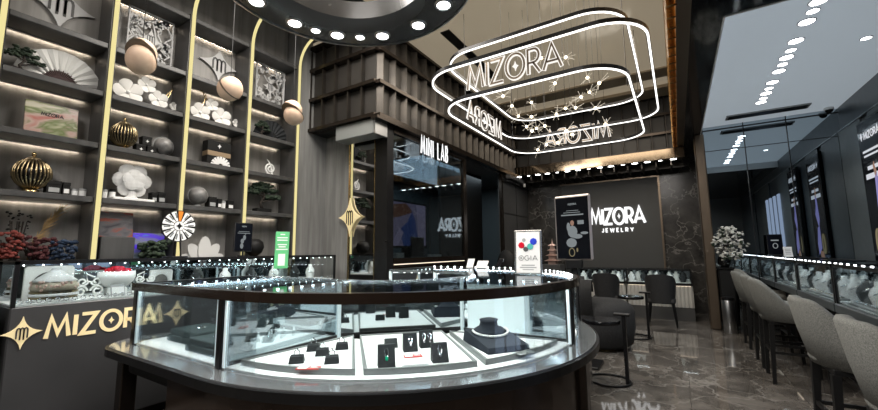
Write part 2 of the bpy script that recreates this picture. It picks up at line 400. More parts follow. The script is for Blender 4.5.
# ================================================================== SETTING
struct('floor', MB().box(-7, 3, -3, 10.3, -.1, 0), 'floor')
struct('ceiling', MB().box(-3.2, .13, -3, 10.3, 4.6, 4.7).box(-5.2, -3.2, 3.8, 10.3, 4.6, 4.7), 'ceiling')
struct('ceiling', MB().box(-5.2, -3.2, -3, 3.8, 5.25, 5.35), 'labgray')
struct('trim_24', MB().box(-3.2, -3.15, -3, 3.8, 4.7, 5.25).box(-5.2, -3.2, 3.8, 3.85, 4.7, 5.25), 'labgray')
struct('ceiling', MB().box(.5, 2.45, 4.05, 8.5, 3.6, 3.7), 'whiteceilglow')
b = MB().box(.245, .5, -3, 10, 3.45, 3.6).box(.5, 2.45, -3, 4.05, 3.45, 3.6)
struct('trim_1', b, 'blackceil')
struct('trim_2', MB().box(.49, .505, 4.05, 8.45, 3.44, 3.6).box(.5, 2.4, 4.04, 4.055, 3.44, 3.6), 'white')
struct('wall_left', MB().box(-5.2, -5.06, -3, 4.2, 0, 5.25), 'shelfback')
struct('wall_left_panel', MB().box(-5.06, -4.7, 3.6, 3.8, 0, 5.2).box(-5.06, -4.7, 3.8, 4.12, 0, 4.6), 'graywood')
b = MB().box(-5.06, -4.16, 4.12, 4.2, 0, 3.24)
struct('wall_alcove', b, 'graywood')
struct('trim_3', MB().box(-3.6, -3.38, 4.06, 4.2, 0, 3.24), 'blackmetal')
struct('trim_4', MB().box(-3.61, -3.6, 4.05, 4.1, 0, 3.24).box(-4.17, -4.155, 4.1, 4.13, 0, 3.24), 'gold')
struct('wall_back', MB().box(-3.45, .62, 10.0, 10.12, 0, 4.6), 'darkmarble')
struct('trim_5', MB().box(-2.45, -.29, 9.94, 9.995, .3, 3.03), 'wallpanel')
struct('trim_6', MB().box(-2.49, -.25, 9.93, 9.99, 3.03, 3.06).box(-.29, -.25, 9.92, 9.99, .3, 3.03), 'bronze')
struct('trim_7', MB().rbox(.39, .54, 8.22, 8.56, 0, 3.45, .015), 'bronze')
struct('wall_partition', MB().box(.50, .62, 8.56, 10, 0, 3.45), 'darkmarble')
struct('wall_right', MB().box(2.33, 2.45, -3, 8.6, 0, 3.6), 'baypanel')
struct('wall_front', MB().box(-5.2, 2.45, -3.1, -3, 0, 5.3), 'darkwall')
# mirrored end wall of the side bay, in panes with thin joints
mw = MB().box(.54, 2.33, 8.40, 8.5, 0, 3.6)
struct('wall_mirror', mw, 'mirrordark')
b = MB()
for X in (1.13, 1.70): b.box(X-.006, X+.006, 8.385, 8.40, 0, 3.6)
for Z in (3.15,): b.box(.54, 2.33, 8.387, 8.40, Z-.004, Z+.004)
b.box(.54, 2.33, 8.38, 8.40, 3.53, 3.545)
struct('trim_8', b, 'blackmetal')
# air vent slot in the white ceiling
t = thing('ceiling_vent', 'long slim air vent slot in the white ceiling near the mirrored wall', 'vent', (1.3, 7.9, 3.585))
build('frame', MB().box(.85, 1.9, 7.80, 8.02, 3.575, 3.598), 'cardgrey', t)
b = MB()
for i in range(5): b.box(.88, 1.87, 7.825+i*.038, 7.845+i*.038, 3.568, 3.58)
build('slat', b, 'blackmetal', t)
# right wall panels with raised joints
for i, (y0, y1, mt) in enumerate([(7.55, 8.39, 'baypanel2'), (6.55, 7.3, 'baypanel2'), (3.9, 5.2, 'baypanel2'), (1.5, 2.8, 'baypanel2'), (-1, .3, 'baypanel')]):
    struct('wall_right_panel', MB().box(2.30, 2.33, y0, y1, 0, 3.2), mt)
struct('trim_9', MB().box(2.29, 2.33, -1, 8.38, 3.2, 3.215), 'steel')

# ---- finned bulkheads (structure)
def fins(tag_, o, u, n, length, z0, z1, step, depth, backm, finm, beams, tilt=.05):
    """o: origin at the face start, u: along, n: outward"""
    T = frame((o[0], o[1], 0), u, (0, 0, 1))   # local z = u x up
    sgn = 1 if T.to_3x3().col[2].dot(Vector(n)) > 0 else -1
    back = MB(T).box(0, length, z0, z1, min(0, sgn*.01), max(0, sgn*.01))
    struct(tag_, back, backm)
    f = MB(T); k = int(length/step)
    for zz0, zz1 in zip(beams[:-1], beams[1:]):
        for i in range(k+1):
            x = i*step
            p = [(x, 0), (x+.018, 0), (x+.018+tilt, sgn*depth), (x+tilt, sgn*depth)]
            f.add([(a, zz0, c) for a, c in p]+[(a, zz1, c) for a, c in p], [(0, 3, 2, 1), (4, 5, 6, 7), (0, 1, 5, 4), (1, 2, 6, 5), (2, 3, 7, 6), (3, 0, 4, 7)])
    struct(tag_+'_fins', f, finm)
    g = MB(T)
    for z in beams: g.box(-.04, length+.06, z-.025, z+.025, min(0, sgn*(depth+.025)), max(0, sgn*(depth+.025)))
    struct(tag_+'_rails', g, 'darkbronze')
# left bulkhead core
struct('trim_10', MB().box(-5.05, -3.42, 3.87, 10.0, 3.22, 4.6), 'blackmetal')
fins('trim_11', (-5.0, 3.86), (1, 0, 0), (0, -1, 0), 1.58, 3.22, 4.6, .27, .09, 'finback', 'fin', [3.25, 3.73, 4.21, 4.58], tilt=0.02)
fins('trim_12', (-3.41, 3.84), (0, 1, 0), (1, 0, 0), 5.2, 3.22, 4.6, .27, .09, 'finback', 'fin', [3.25, 3.73, 4.21, 4.58], tilt=0.05)
struct('trim_13', MB().box(-3.40, -3.28, 3.73, 9.0, 3.18, 3.22), 'darkbronze')
# back bulkhead
struct('trim_14', MB().box(-3.3, .2, 9.1, 10.0, 3.24, 4.6), 'blackmetal')
fins('trim_15', (-3.3, 9.08), (1, 0, 0), (0, -1, 0), 3.5, 3.42, 4.6, .27, .09, 'finback', 'fin', [3.42, 3.78, 4.18, 4.58], tilt=.02)
struct('trim_16', MB().box(-3.3, .245, 8.93, 9.1, 3.22, 3.42), 'polishedbronze')
b = MB()
for i in range(13): b.box(-3.25+i*.27, -3.225+i*.27, 9.1, 9.95, 3.10, 3.24)
b.box(-3.3, .24, 9.5, 9.53, 3.12, 3.24)
struct('trim_17', b, 'fin')
# right bulkhead fins along the hall
struct('trim_18', MB().box(.13, .245, -3, 10, 3.45, 4.6), 'bronze')
b = MB()
for i in range(60): b.box(.06, .14, -2+i*.2, -1.97+i*.2, 3.45, 4.6)
struct('trim_19', b, 'goldmirror')
# bronze ceiling bands at the far end and dark recess
b = MB().box(-3.25, .1, 7.55, 7.95, 4.57, 4.6).box(-3.25, .1, 8.4, 8.9, 4.54, 4.6)
struct('trim_20', b, 'beige')
struct('trim_21', MB().box(-2.75, -2.6, 4.5, 6.3, 4.585, 4.6), 'blackmetal')

# ---- glazed room on the left (behind the glass)
struct('wall_lab_back', MB().box(-6.1, -6.0, 4.2, 10.1, 0, 3.3), 'labwall')
struct('wall_lab_end', MB().box(-6.0, -3.45, 10.0, 10.1, 0, 3.3), 'labwall')
struct('wall_lab_side', MB().box(-6.1, -5.06, 4.12, 4.2, 0, 3.3), 'labwall')
struct('ceiling_lab', MB().box(-6.1, -3.42, 4.2, 10.0, 3.17, 3.22), 'labgray')
w = struct('window_1', MB().box(-3.43, -3.37, 6.30, 6.42, 0, 3.17).box(-3.43, -3.37, 4.2, 6.3, 3.10, 3.17).box(-3.43, -3.37, 4.2, 6.3, 1.24, 1.3).box(-3.43, -3.37, 8.15, 8.25, 0, 3.17), 'darkbronze')
build('pane', MB().box(-3.405, -3.395, 4.2, 6.3, 1.3, 3.1), 'labglass', w)
b = MB()
for i in range(42): b.cyl((-3.40, 4.23+i*.05, 0), .022, 1.2, 8)
struct('wall_lab_front', b.box(-3.46, -3.41, 4.2, 6.3, 0, 1.24), 'darkbronze')
struct('trim_22', MB().box(-3.385, -3.37, 4.22, 6.28, 1.205, 1.215), 'ledwarmdim')
struct('wall_lab_door_side', MB().box(-3.5, -3.38, 8.25, 10, 0, 3.17), 'labgray')
struct('trim_23', MB().box(-3.378, -3.37, 8.25, 10, 2.25, 2.265).box(-3.378, -3.37, 9.1, 9.115, 0, 3.17).box(-3.38, -3.28, 8.25, 9.95, 3.0, 3.03), 'blackmetal')
struct('doorway_dark_1', MB().box(-4.0, -3.95, 6.4, 8.3, 0, 3.17), 'blackmatte')  # black sheet standing for the dark inside the open doorway

# ================================================================== CAMERA
R = [[0.8479498918221438, 0.07180131161919164, 0.5251909677522819], [0.529973868899292, -0.09535094712414041, -0.8426362769110083], [-0.010424933703898806, 0.9928508289427436, -0.11890564420992049]]
cam = bpy.data.cameras.new('camera'); co = bpy.data.objects.new('camera', cam); COL.objects.link(co)
co.matrix_world = Matrix(((*R[0], 0), (*R[1], 0), (*R[2], 1.4), (0, 0, 0, 1)))
cam.sensor_fit = 'HORIZONTAL'; cam.sensor_width = 36; cam.lens = 380/878*36; cam.clip_start = .02
SC.camera = co

# ================================================================== LIGHTS
def lamp(kind, loc, energy, col=(1, 1, 1), rot=(0, 0, 0), size=.05, **kw):
    l = bpy.data.lights.new(kind.lower()+'_light', kind); l.energy = energy; l.color = col
    if kind == 'AREA': l.size = size; l.shape = 'RECTANGLE'; l.size_y = kw.get('sy', size)
    else: l.shadow_soft_size = size
    if kind == 'SPOT': l.spot_size = kw.get('ang', 2.0); l.spot_blend = .8
    o = bpy.data.objects.new(l.name, l); COL.objects.link(o); o.location = loc; o.rotation_euler = rot
    return o
# ================================================================== LEFT WALL SHELVING
P = [-.1, .60, 1.335, 2.05, 2.79, 3.55]
ZS = [1.945, 2.475, 3.0, 3.5, 4.2]
bayn = ['at the left edge of the photo, holding the white folding fan', 'second from the left, holding the crystal flower', 'third from the left, under the second pendant lamp', 'rightmost, holding the large bonsai', ]
def strip_path(y): return [(-4.68, y, .02), (-4.68, y, 4.2)] + [(-4.68+.38*(1-math.cos(a)), y, 4.2+.38*math.sin(a)) for a in [PI/2*i/8 for i in range(1, 9)]] + [(-3.75, y, 4.58)]
def bay(y0, y1, lab):
    t = thing('shelving_unit', lab, 'shelf', (-4.9, (y0+y1)/2, 0), group='built-in display shelving on the left wall')
    build('back_panel', MB().box(-5.055, -5.03, y0+.031, y1+.029, 0, 5.2), 'shelfback', t)
    for z in ZS:
        s = build('shelf', MB().rbox(-5.03, -4.70, y0+.032, y1-.03, z-.055, z, .006), 'shelfwood', t)
        build('shelf_light', MB().box(-5.012, -5.004, y0+.04, y1-.09, z-.061, z-.0555), 'ledwarm', s)
        build('light_lip', MB().box(-4.997, -4.992, y0+.035, y1-.07, z-.068, z-.0555), 'cardgrey', s)  # added lip, hides the strip and keeps its light on the back panel
    build('base_cabinet', MB().box(-5.03, -4.72, y0+.03, y1-.03, 0, 1.25), 'shelfwood', t)
    build('side_panel', MB().box(-5.03, -4.69, y1-.03, y1+.03, 0, 4.22), 'shelfwood', t)
    pts = strip_path(y1)
    build('arched_trim', MB().tube([(p[0]-.012, p[1]+.014, p[2]) for p in pts], .012, 6), 'darkbronze', t)
    b = MB(); n = len(pts)
    prof = []
    for i, p in enumerate(pts):
        a = 0 if i < 2 else min(PI/2, PI/2*(i-1)/8)
        nx, nz = math.cos(a), -math.sin(a)
        prof.append((p[0], p[2], nx, nz))
    vs = []; fs = []
    for (x, z, nx, nz) in prof:
        vs += [(x, y1-.018, z), (x+nx*.012, y1-.018, z+nz*.012), (x+nx*.012, y1+.018, z+nz*.012), (x, y1+.018, z)]
    for i in range(n-1):
        for j in range(4): fs.append((i*4+j, i*4+(j+1) % 4, i*4+4+(j+1) % 4, i*4+4+j))
    build('light_strip', b.add(vs, fs), 'ledgold', t, 'warm gold glowing strip, curved outward at its top')
    return t
for i in range(5):
    lab = ('grey built-in shelving bay cut by the left photo edge, beside the first gold strip' if i == 0 else 'grey lit shelving bay, '+bayn[i-1])
    bay(P[i], P[i+1], lab)

SX = -4.86
# ---- cut star emblems
def starpanel(y, z0, h, w, lab, lean):
    t = thing('star_emblem', lab, 'emblem', (SX, y, z0))
    T = frame((SX-.15, y, z0+h/2), (0, 1, 0), (lean, 0, 1))
    b = MB(T); star4(b, 0, 0, w/2, h/2, .015, k=.19); build('star_plate', b, 'offwhite', t)
    b = MB(T); archmark(b, 0, -.01, w*.32, h*.40, .006, .0155, lw=.02); build('arch_mark', b, 'shelfwood', t)
starpanel(1.0, 3.60, .50, .52, 'pale grey four pointed star emblem on the topmost shelf at the left', 0)
starpanel(2.53, 3.66, .44, .50, 'pale grey four pointed star emblem behind the middle pendant lamp', 0)
# ---- lattice panels with floral cut-outs
def lattice(y, z0, w, h, lab, seed):
    rnd = random.Random(seed)
    t = thing('lattice_panel', lab, 'decorative panel', (SX, y, z0), group='floral cut-out panels')
    T = frame((SX-.08, y, z0), (0, 1, 0), (0, 0, 1))
    b = MB(T)
    fr = .014
    b.box(-w/2, w/2, 0, fr, 0, .02).box(-w/2, w/2, h-fr, h, 0, .02).box(-w/2, -w/2+fr, 0, h, 0, .02).box(w/2-fr, w/2, 0, h, 0, .02)
    build('panel_frame', b, 'offwhite', t)
    b = MB(T)
    for k in range(34):
        cx, cy = rnd.uniform(-w/2+.03, w/2-.03), rnd.uniform(.03, h-.03); r = rnd.uniform(.02, .042); a0 = rnd.random()*6
        if abs(cx) < .09 and abs(cy-h*.5) < .1: continue
        for q in range(5):
            a = a0+q*1.2566
            b.prism([(cx+r*math.cos(a)*.75+r*.5*math.cos(u), cy+r*math.sin(a)*.75+r*.5*math.sin(u)) for u in [i*PI/4 for i in range(8)]], .002, .012)
    for k in range(9):
        x = rnd.uniform(-w/2, w/2); y_ = rnd.uniform(0, h*.5); p = [(x, y_)]
        for q in range(7): x += rnd.uniform(-.07, .07); y_ += h*.09; p.append((max(-w/2, min(w/2, x)), min(h, y_)))
        stroke(b, p, .013, .01, .002)
    build('floral_cutout', b, 'offwhite', t)
    b = MB(T); star4(b, 0, h*.5, .12, .14, .012, .004, k=.15); s = build('star_centre', b, 'offwhite', t)
    b = MB(T); archmark(b, 0, h*.5, .07, .11, .004, .0165, lw=.008); build('arch_mark', b, 'shelfwood', s)
lattice(1.73, 3.505, .44, .62, 'white floral cut-out panel partly behind the leftmost pendant lamp', 3)
lattice(3.24, 3.505, .46, .62, 'white floral cut-out panel near the right end of the shelving, above the black fan', 5)
# ---- bonsai
def bonsai(y, z0, w, h, lab, pot, seed, leafm='leaf', x=SX, pads=None):
    rnd = random.Random(seed)
    t = thing('bonsai', lab, 'bonsai', (x, y, z0))
    pw = w*.2
    build('pot', MB().rbox(x-pw*.6, x+pw*.6, y-pw, y+pw, z0, z0+h*.13, .006), pot, t)
    b = MB(); p = [(x, y, z0+h*.12), (x, y-w*.06, z0+h*.3), (x, y+w*.05, z0+h*.5), (x, y-w*.02, z0+h*.78)]
    b.tube(p, [h*.05, h*.04, h*.032, h*.015], 8)
    b.tube([p[1], (x, y+w*.2, z0+h*.42), (x, y+w*.34, z0+h*.44)], [h*.03, h*.02, h*.01], 6)
    b.tube([p[2], (x, y-w*.2, z0+h*.58), (x, y-w*.3, z0+h*.6)], [h*.026, h*.02, h*.01], 6)
    build('trunk', b, 'bark', t, smooth=True)
    b = MB()
    for (py, pz, r) in pads or [(0, .86, .26), (-.28, .62, .2), (.32, .50, .22), (.14, .70, .24), (-.12, .74, .22)]:
        for k in range(34):
            a = rnd.random()*2*PI; rr = r*w*math.sqrt(rnd.random())
            b.sphere((x+rr*math.cos(a)*.45, y+py*w+rr*math.sin(a), z0+pz*h+rnd.uniform(-.04, .06)*h), rnd.uniform(.035, .06)*w, 6, (1, 1.2, .7))
    build('foliage', b, leafm, t)['kind'] = 'stuff'
bonsai(.77, 3.0, .27, .27, 'small dark bonsai in a white pot in front of the folding fan', 'white', 1)
bonsai(3.15, 1.945, .54, .45, 'large dark green bonsai on the shelf above the green standing card', 'blackmatte', 2)
bonsai(3.1, 3.0, .24, .26, 'small dark bonsai in a white pot in front of the black fan', 'white', 4)
# ---- folding fans
def fan(y, z0, r, lab, paper, rib, a0=8, a1=172, ya=0):
    t = thing('folding_fan', lab, 'fan', (SX, y, z0))
    T = frame((SX-.06, y, z0+.025), (0, 1, 0), (.12, 0, 1))
    b = MB(T); n = 22; vs = []; fs = []
    for i in range(n+1):
        a = math.radians(a0+(a1-a0)*i/n); zz = .012 if i % 2 else 0
        for rr in (r*.38, r): vs.append((rr*math.cos(a), rr*math.sin(a), zz))
    for i in range(n): fs.append((i*2, i*2+1, i*2+3, i*2+2))
    m_ = len(vs); vs += [(x, y_, z-.004) for x, y_, z in vs]
    fs += [tuple(m_+q for q in reversed(f)) for f in fs[:]]
    build('fan_leaf', b.add(vs, fs), paper, t)
    b = MB(T)
    for i in range(0, n+1, 1):
        a = math.radians(a0+(a1-a0)*i/n)
        stroke(b, [(0, 0), (r*.42*math.cos(a), r*.42*math.sin(a))], .008, .006, -.002)
    for a in (a0, a1):
        a = math.radians(a); stroke(b, [(0, 0), (r*math.cos(a), r*math.sin(a))], .013, .01, 0)
    build('fan_ribs', b, rib, t)
fan(1.03, 3.005, .31, 'white paper folding fan standing open behind the small bonsai', 'fanwhite', 'fandark')
fan(3.27, 3.005, .275, 'black folding fan standing open near the right end of the shelving', 'velvet', 'velvet')
# ---- boards with pictures
def board(y, z0, w, h, mt, lab, lean=.15, txt=True, x=SX, off=0):
    t = thing('picture_board', lab, 'picture', (x, y, z0))
    T = frame((x+.02-lean*.0, y, z0), (0, 1, 0), (-lean, 0, 1))
    build('board', MB(T).rbox(-w/2, w/2, 0, h, -.02, 0, .004), mt, t)
    if txt:
        b = MB(T); word(b, 'MIZORA', .03, .006, .003, z0=.001, x0=-.075, width=.15); 
        b2 = MB(T @ Matrix.Translation((0, h*.62, 0))); word(b2, 'MIZORA', .03, .006, .003, z0=.001, x0=-.075, width=.15)
        build('lettering', b2, 'blackmatte', t)
board(1.0, 2.475, .36, .33, 'iri', 'iridescent landscape board with small lettering on the shelf above the ribbed gold jar')
board(1.54, 1.57, .30, .26, 'iri2', 'dark iridescent board with an orange glow, above the blue one', txt=False)
struct_ = None
one('display_block', MB().rbox(-4.95, -4.75, 1.40, 1.68, 1.25, 1.57, .006), 'shelfwood', 'dark block under the iridescent board with orange glow', 'display block', (-4.85, 1.54, 1.25))
board(1.84, 1.255, .32, .37, 'iri3', 'blue violet iridescent board behind the mossy plant', txt=False)
# ---- ribbed gold jars
def jar(y, z0, r, h, lab):
    t = thing('ribbed_jar', lab, 'jar', (SX, y, z0))
    build('foot', MB().lathe([(r*.5, 0), (r*.45, h*.06), (r*.25, h*.12)], 20, (SX, y, z0)), 'gold', t, smooth=True)
    b = MB(); n = 26; cz = z0+h*.46; H = h*.36
    for i in range(n):
        a = 2*PI*i/n; pts = [(SX+r*math.sin(u)*math.cos(a), y+r*math.sin(u)*math.sin(a), cz-H*math.cos(u)) for u in [PI*(.1+.8*k/9) for k in range(10)]]
        b.tube(pts, r*.06, 5)
    build('ribs', b, 'agedgold', t, smooth=True)
    build('inner_bowl', MB().sphere((SX, y, cz), r*.86, 18, (1, 1, H/r)), 'blackmetal', t, smooth=True)
    build('lid', MB().lathe([(r*.42, h*.78), (r*.36, h*.83), (r*.1, h*.87), (.0, h*.88)], 18, (SX, y, z0)), 'agedgold', t, smooth=True)
    build('knob', MB().sphere((SX, y, z0+h*.93), r*.14, 10, (1, 1, 1.4)), 'gold', t, smooth=True)
jar(.91, 1.945, .125, .38, 'ribbed gold lidded jar on the shelf under the iridescent landscape board')
jar(1.54, 2.475, .115, .36, 'ribbed gold lidded jar beside the three black gift boxes')
# ---- globes
def globe(y, z0, r, lab):
    t = thing('decor_globe', lab, 'globe', (SX, y, z0))
    build('stand', MB().lathe([(r*.5, 0), (r*.42, .012), (r*.2, .03), (r*.25, .05)], 16, (SX, y, z0)), 'cardgrey', t, smooth=True)
    build('ball', MB().sphere((SX, y, z0+.035+r), r, 22), 'globegray', t, smooth=True)
    build('meridian', MB().tube([(SX, y+(r+.008)*math.cos(a), z0+.035+r+(r+.008)*math.sin(a)) for a in [PI*2*i/24 for i in range(24)]], .004, 5, True), 'cardgrey', t)
globe(1.91, 2.475, .095, 'grey globe on the shelf right of the three black gift boxes')
globe(2.31, 1.945, .105, 'grey globe on the shelf below the black gift box with the half fan')
# ---- gift boxes / candles
def bx(y, z0, w, h, lab, mt='blackmatte', mark=True, d=.1, band=None, grp=None, x=SX):
    t = thing('gift_box', lab, 'box', (x, y, z0), group=grp)
    build('box_body', MB().rbox(x-d/2, x+d/2, y-w/2, y+w/2, z0, z0+h*.72, .003), mt, t)
    build('box_lid', MB().rbox(x-d/2-.002, x+d/2+.002, y-w/2-.002, y+w/2+.002, z0+h*.72, z0+h, .003), mt, t)
    if mark:
        b = MB(frame((x+d/2+.002, y, z0+h*.42), (0, 1, 0), (0, 0, 1))); star4(b, 0, 0, w*.2, h*.2, .003, k=.15); build('star_mark', b, 'white', t)
    if band: build('label_band', MB().box(x+d/2, x+d/2+.004, y-w*.36, y+w*.36, z0+h*.18, z0+h*.5), band, t)
bx(1.685, 2.475, .085, .095, 'small black gift box with a star, bottom left of the pile of three')
bx(1.785, 2.475, .085, .095, 'small black gift box with a star, bottom right of the pile of three')
bx(1.735, 2.571, .085, .095, 'small black gift box with a star, on top of the pile of three')
bx(1.05, 1.945, .10, .13, 'black candle box with a pale label right of the lower ribbed gold jar', mark=False, band='cardgrey')
bx(1.135, 1.945, .05, .125, 'narrow black box with a white label beside the two white candles', mark=False, band='white')
bx(1.845, 1.945, .05, .12, 'narrow black candle box beside the crystal flower plate', mark=False, band='cardgrey')
bx(1.915, 1.945, .07, .13, 'black candle box at the end of the crystal flower shelf', mark=False, band='cardgrey')
def candle(y, z0, r, h, lab, x=SX, lidm='cardgrey'):
    t = thing('candle_jar', lab, 'candle', (x, y, z0))
    build('jar_body', MB().cyl((x, y, z0), r, h*.75, 16), 'white', t, smooth='auto')
    build('jar_lid', MB().cyl((x, y, z0+h*.75), r*1.03, h*.25, 16), lidm, t, smooth='auto')
candle(1.20, 1.945, .026, .075, 'white candle jar, left of the pair beside the first gold strip')
candle(1.262, 1.945, .028, .085, 'white candle jar with grey lid, right of the pair beside the first gold strip')
candle(1.425, 1.945, .026, .10, 'white candle jar, left of the pair beside the crystal flower')
candle(1.49, 1.945, .026, .11, 'white candle jar with dark lid, right of the pair beside the crystal flower', lidm='blackmatte')
bx(2.46, 1.945, .09, .14, 'black candle box, leftmost of the row right of the lower grey globe', mark=False, band='cardgrey')
bx(2.545, 1.945, .05, .125, 'narrow black box with white label in the row right of the lower grey globe', mark=False, band='white')
candle(2.60, 1.945, .024, .10, 'white candle jar in the row right of the lower grey globe', x=SX+.03)
bx(2.685, 1.945, .075, .12, 'black candle box, rightmost of the row by the lower grey globe', mark=False, band='white')
# big gift box with half fan
t = thing('gift_box', 'large black gift box with a brown band and a white half fan', 'box', (SX, 2.5, 2.475))
build('box_body', MB().rbox(SX-.08, SX+.05, 2.36, 2.65, 2.475, 2.60, .004), 'blackmatte', t)
build('box_band', MB().rbox(SX-.078, SX+.052, 2.362, 2.648, 2.60, 2.66, .003), 'kraft', t)
build('box_lid', MB().rbox(SX-.08, SX+.05, 2.36, 2.65, 2.66, 2.79, .004), 'blackmatte', t)
b = MB(frame((SX+.052, 2.5, 2.73), (0, 1, 0), (0, 0, 1))); star4(b, 0, 0, .025, .03, .004); build('star_mark', b, 'white', t)
b = MB(frame((SX+.06, 2.52, 2.48), (0, 1, 0), (0, 0, 1)))
for i in range(9):
    a = PI*(i+.5)/9; stroke(b, [(.03*math.cos(a), .03*math.sin(a)), (.12*math.cos(a), .12*math.sin(a))], .03 if i % 2 else .026, .006, .001*(i % 2))
build('half_fan', b, 'white', t)
# ---- blossoms
def blossom(y, z, r, lab, grp=None, x=-4.93, n=5, mt='flowerwhite'):
    t = thing('blossom_ornament', lab, 'flower', (x, y, z), group=grp)
    for k in range(n):
        a = PI/2+k*2*PI/n+.3
        T = frame((x+.02, y, z), (0, math.cos(a), math.sin(a)), (0, -math.sin(a), math.cos(a)))
        b = MB(T); vs = [(0, 0, .0)]; 
        for i in range(11):
            u = -1+2*i/10; vs.append((r*(.55+.45*math.cos(u*1.35)), r*.46*math.sin(u*1.5), .018*(1-u*u)+.01))
        fs = [(0, i, i+1) for i in range(1, 11)]
        m_ = len(vs); vs += [(p[0], p[1], p[2]-.012) for p in vs]
        fs += [(m_, m_+i+1, m_+i) for i in range(1, 11)]+[(i, i+m_, i+1+m_, i+1) for i in range(0, 11) if i < 11]
        build('petal', b.add(vs, fs), mt, t)
    build('flower_centre', MB().sphere((x+.03, y, z), r*.13, 8), 'white', t)
for y, z, r, lab in [(1.56, 3.13, .14, 'largest white blossom behind the leftmost pendant lamp'), (1.84, 3.14, .10, 'middle sized white blossom right of the largest, near the leftmost pendant lamp'),
        (2.0, 3.11, .05, 'smallest white blossom at the second gold strip'), (1.72, 3.27, .09, 'white blossom tucked above the others, right of the leftmost pendant lamp'),
        (2.29, 3.13, .12, 'large white blossom at the left of the group under the star emblem'), (2.55, 3.14, .125, 'large white blossom at the centre right of the group under the star emblem'),
        (2.42, 3.27, .08, 'white blossom above and between the two large ones under the star emblem'), (2.745, 3.12, .055, 'smallest white blossom at the third gold strip')]:
    blossom(y, z, r, lab)
# crystal flower
t = thing('crystal_flower', 'big white translucent flower ornament on a white tray', 'flower', (SX, 1.65, 1.945))
build('tray', MB().rbox(SX-.08, SX+.1, 1.47, 1.83, 1.945, 1.975, .006), 'white', t)
for ring, (n, r0, rr, dx) in enumerate([(6, .095, .082, .0), (5, .042, .07, .05)]):
    for k in range(n):
        a = 2*PI*k/n+.4*ring
        build('petal', MB().sphere((SX+dx, 1.65+r0*math.cos(a), 2.17+r0*1.1*math.sin(a)), rr, 10, (.3, 1, 1)), 'plaster', t)
build('stem_base', MB().lathe([(.07, .03), (.04, .06), (.04, .12)], 14, (SX, 1.65, 1.945)), 'plaster', t)
# lotus cut-out
t = thing('lotus_ornament', 'large white lotus cut-out behind the glass counter', 'flower', (SX, 2.42, 1.25))
for k, (a, w_, h_) in enumerate([(90, .12, .33), (55, .11, .29), (125, .11, .29), (22, .1, .26), (158, .1, .26)]):
    a = math.radians(a)
    T = frame((SX-.01*(k), 2.42, 1.27), (0, math.sin(a), -math.cos(a)), (0, math.cos(a), math.sin(a)))
    pts = [(w_*.62*math.sin(u)*(1 if s > 0 else -1), h_*(.5-.5*math.cos(u))) for s in (1,) for u in [PI*i/8 for i in range(9)]]+[(-w_*.62*math.sin(u), h_*(.5-.5*math.cos(u))) for u in [PI*i/8 for i in range(7, 0, -1)]]
    build('petal', MB(T).prism(pts, 0, .012), 'plaster', t)
build('foot', MB().rbox(SX-.05, SX+.03, 2.34, 2.5, 1.25, 1.275, .004), 'plaster', t)
# spiral ornament
t = thing('spiral_ornament', 'white spiral scroll ornament between the black fan and the large bonsai', 'ornament', (SX, 3.25, 2.475))
T = frame((SX, 3.25, 2.475), (0, 1, 0), (0, 0, 1))
pts = []
for i in range(46):
    a = -1.2+i*.28; r = .008+.0017*i; pts.append((r*math.cos(a)+.0, .11+r*math.sin(a), 0))
x, y_ = pts[-1][0], pts[-1][1]
pts += [(x-.012, y_+.06, 0), (x-.035, y_+.13, 0), (x-.065, y_+.18, 0), (x-.09, y_+.2, 0)]
build('scroll', MB(T).tube(pts, [.013]*46+[.013, .011, .008, .004], 8), 'white', t, smooth=True)
build('base', MB(T).rbox(-.06, .06, 0, .025, -.03, .03, .004), 'white', t)
# hat/bust on the low shelf
t = thing('round_vase', 'dark round vase on a stand behind the counter, right of the black sign', 'vase', (SX, 3.06, 1.25))
build('vase_body', MB().lathe([(.04, .1), (.10, .15), (.125, .22), (.11, .29), (.06, .33), (0, .335)], 18, (SX, 3.06, 1.25)), 'blackmatte', t, smooth=True)
build('stand', MB().lathe([(.1, 0), (.09, .04), (.05, .1)], 16, (SX, 3.06, 1.25)), 'kraft', t, smooth=True)
# gold leaf sprigs, moss plant, flower arrangement
b = MB()
for i in range(6):
    a = .5+i*.35; b.sphere((-4.95, 2.36+.03*math.cos(a)*i*.5, 3.33+.02*i), .012, 6, (.4, 1.2, .6))
one('gold_leaf_sprig', b.tube([(-4.95, 2.33, 3.22), (-4.95, 2.36, 3.33), (-4.95, 2.33, 3.42)], .005, 5), 'gold', 'gold leaf sprig above the blossoms under the star emblem', 'ornament', (-4.95, 2.36, 3.22))
b = MB()
for i in range(6):
    b.sphere((-4.95, 1.93+.012*i, 3.22+.02*i), .011, 6, (.4, 1.2, .6))
one('gold_leaf_sprig', b.tube([(-4.95, 1.93, 3.15), (-4.95, 2.0, 3.34)], .005, 5), 'gold', 'gold leaf sprig right of the leftmost pendant lamp', 'ornament', (-4.95, 1.95, 3.15))
def tuft(name, y, z0, w, h, mt, lab, seed, n=60, x=SX, rr=(.015, .03), cat='plant', flat_=.5):
    rnd = random.Random(seed); t = thing(name, lab, cat, (x, y, z0))
    b = MB()
    for k in range(n):
        a = rnd.random()*2*PI; q = math.sqrt(rnd.random()); hh = rnd.uniform(.35, 1)
        b.sphere((x+q*math.cos(a)*w*.3, y+q*math.sin(a)*w*.5*(.4+.6*hh), z0+h*hh), rnd.uniform(*rr), 6, (1, 1, .8))
    build('blooms', b, mt, t)['kind'] = 'stuff'
    b = MB()
    for k in range(10):
        a = rnd.random()*2*PI; b.tube([(x, y, z0), (x+math.cos(a)*w*.2, y+math.sin(a)*w*.4, z0+h*.8)], .004, 4)
    build('stems', b, 'bark', t)
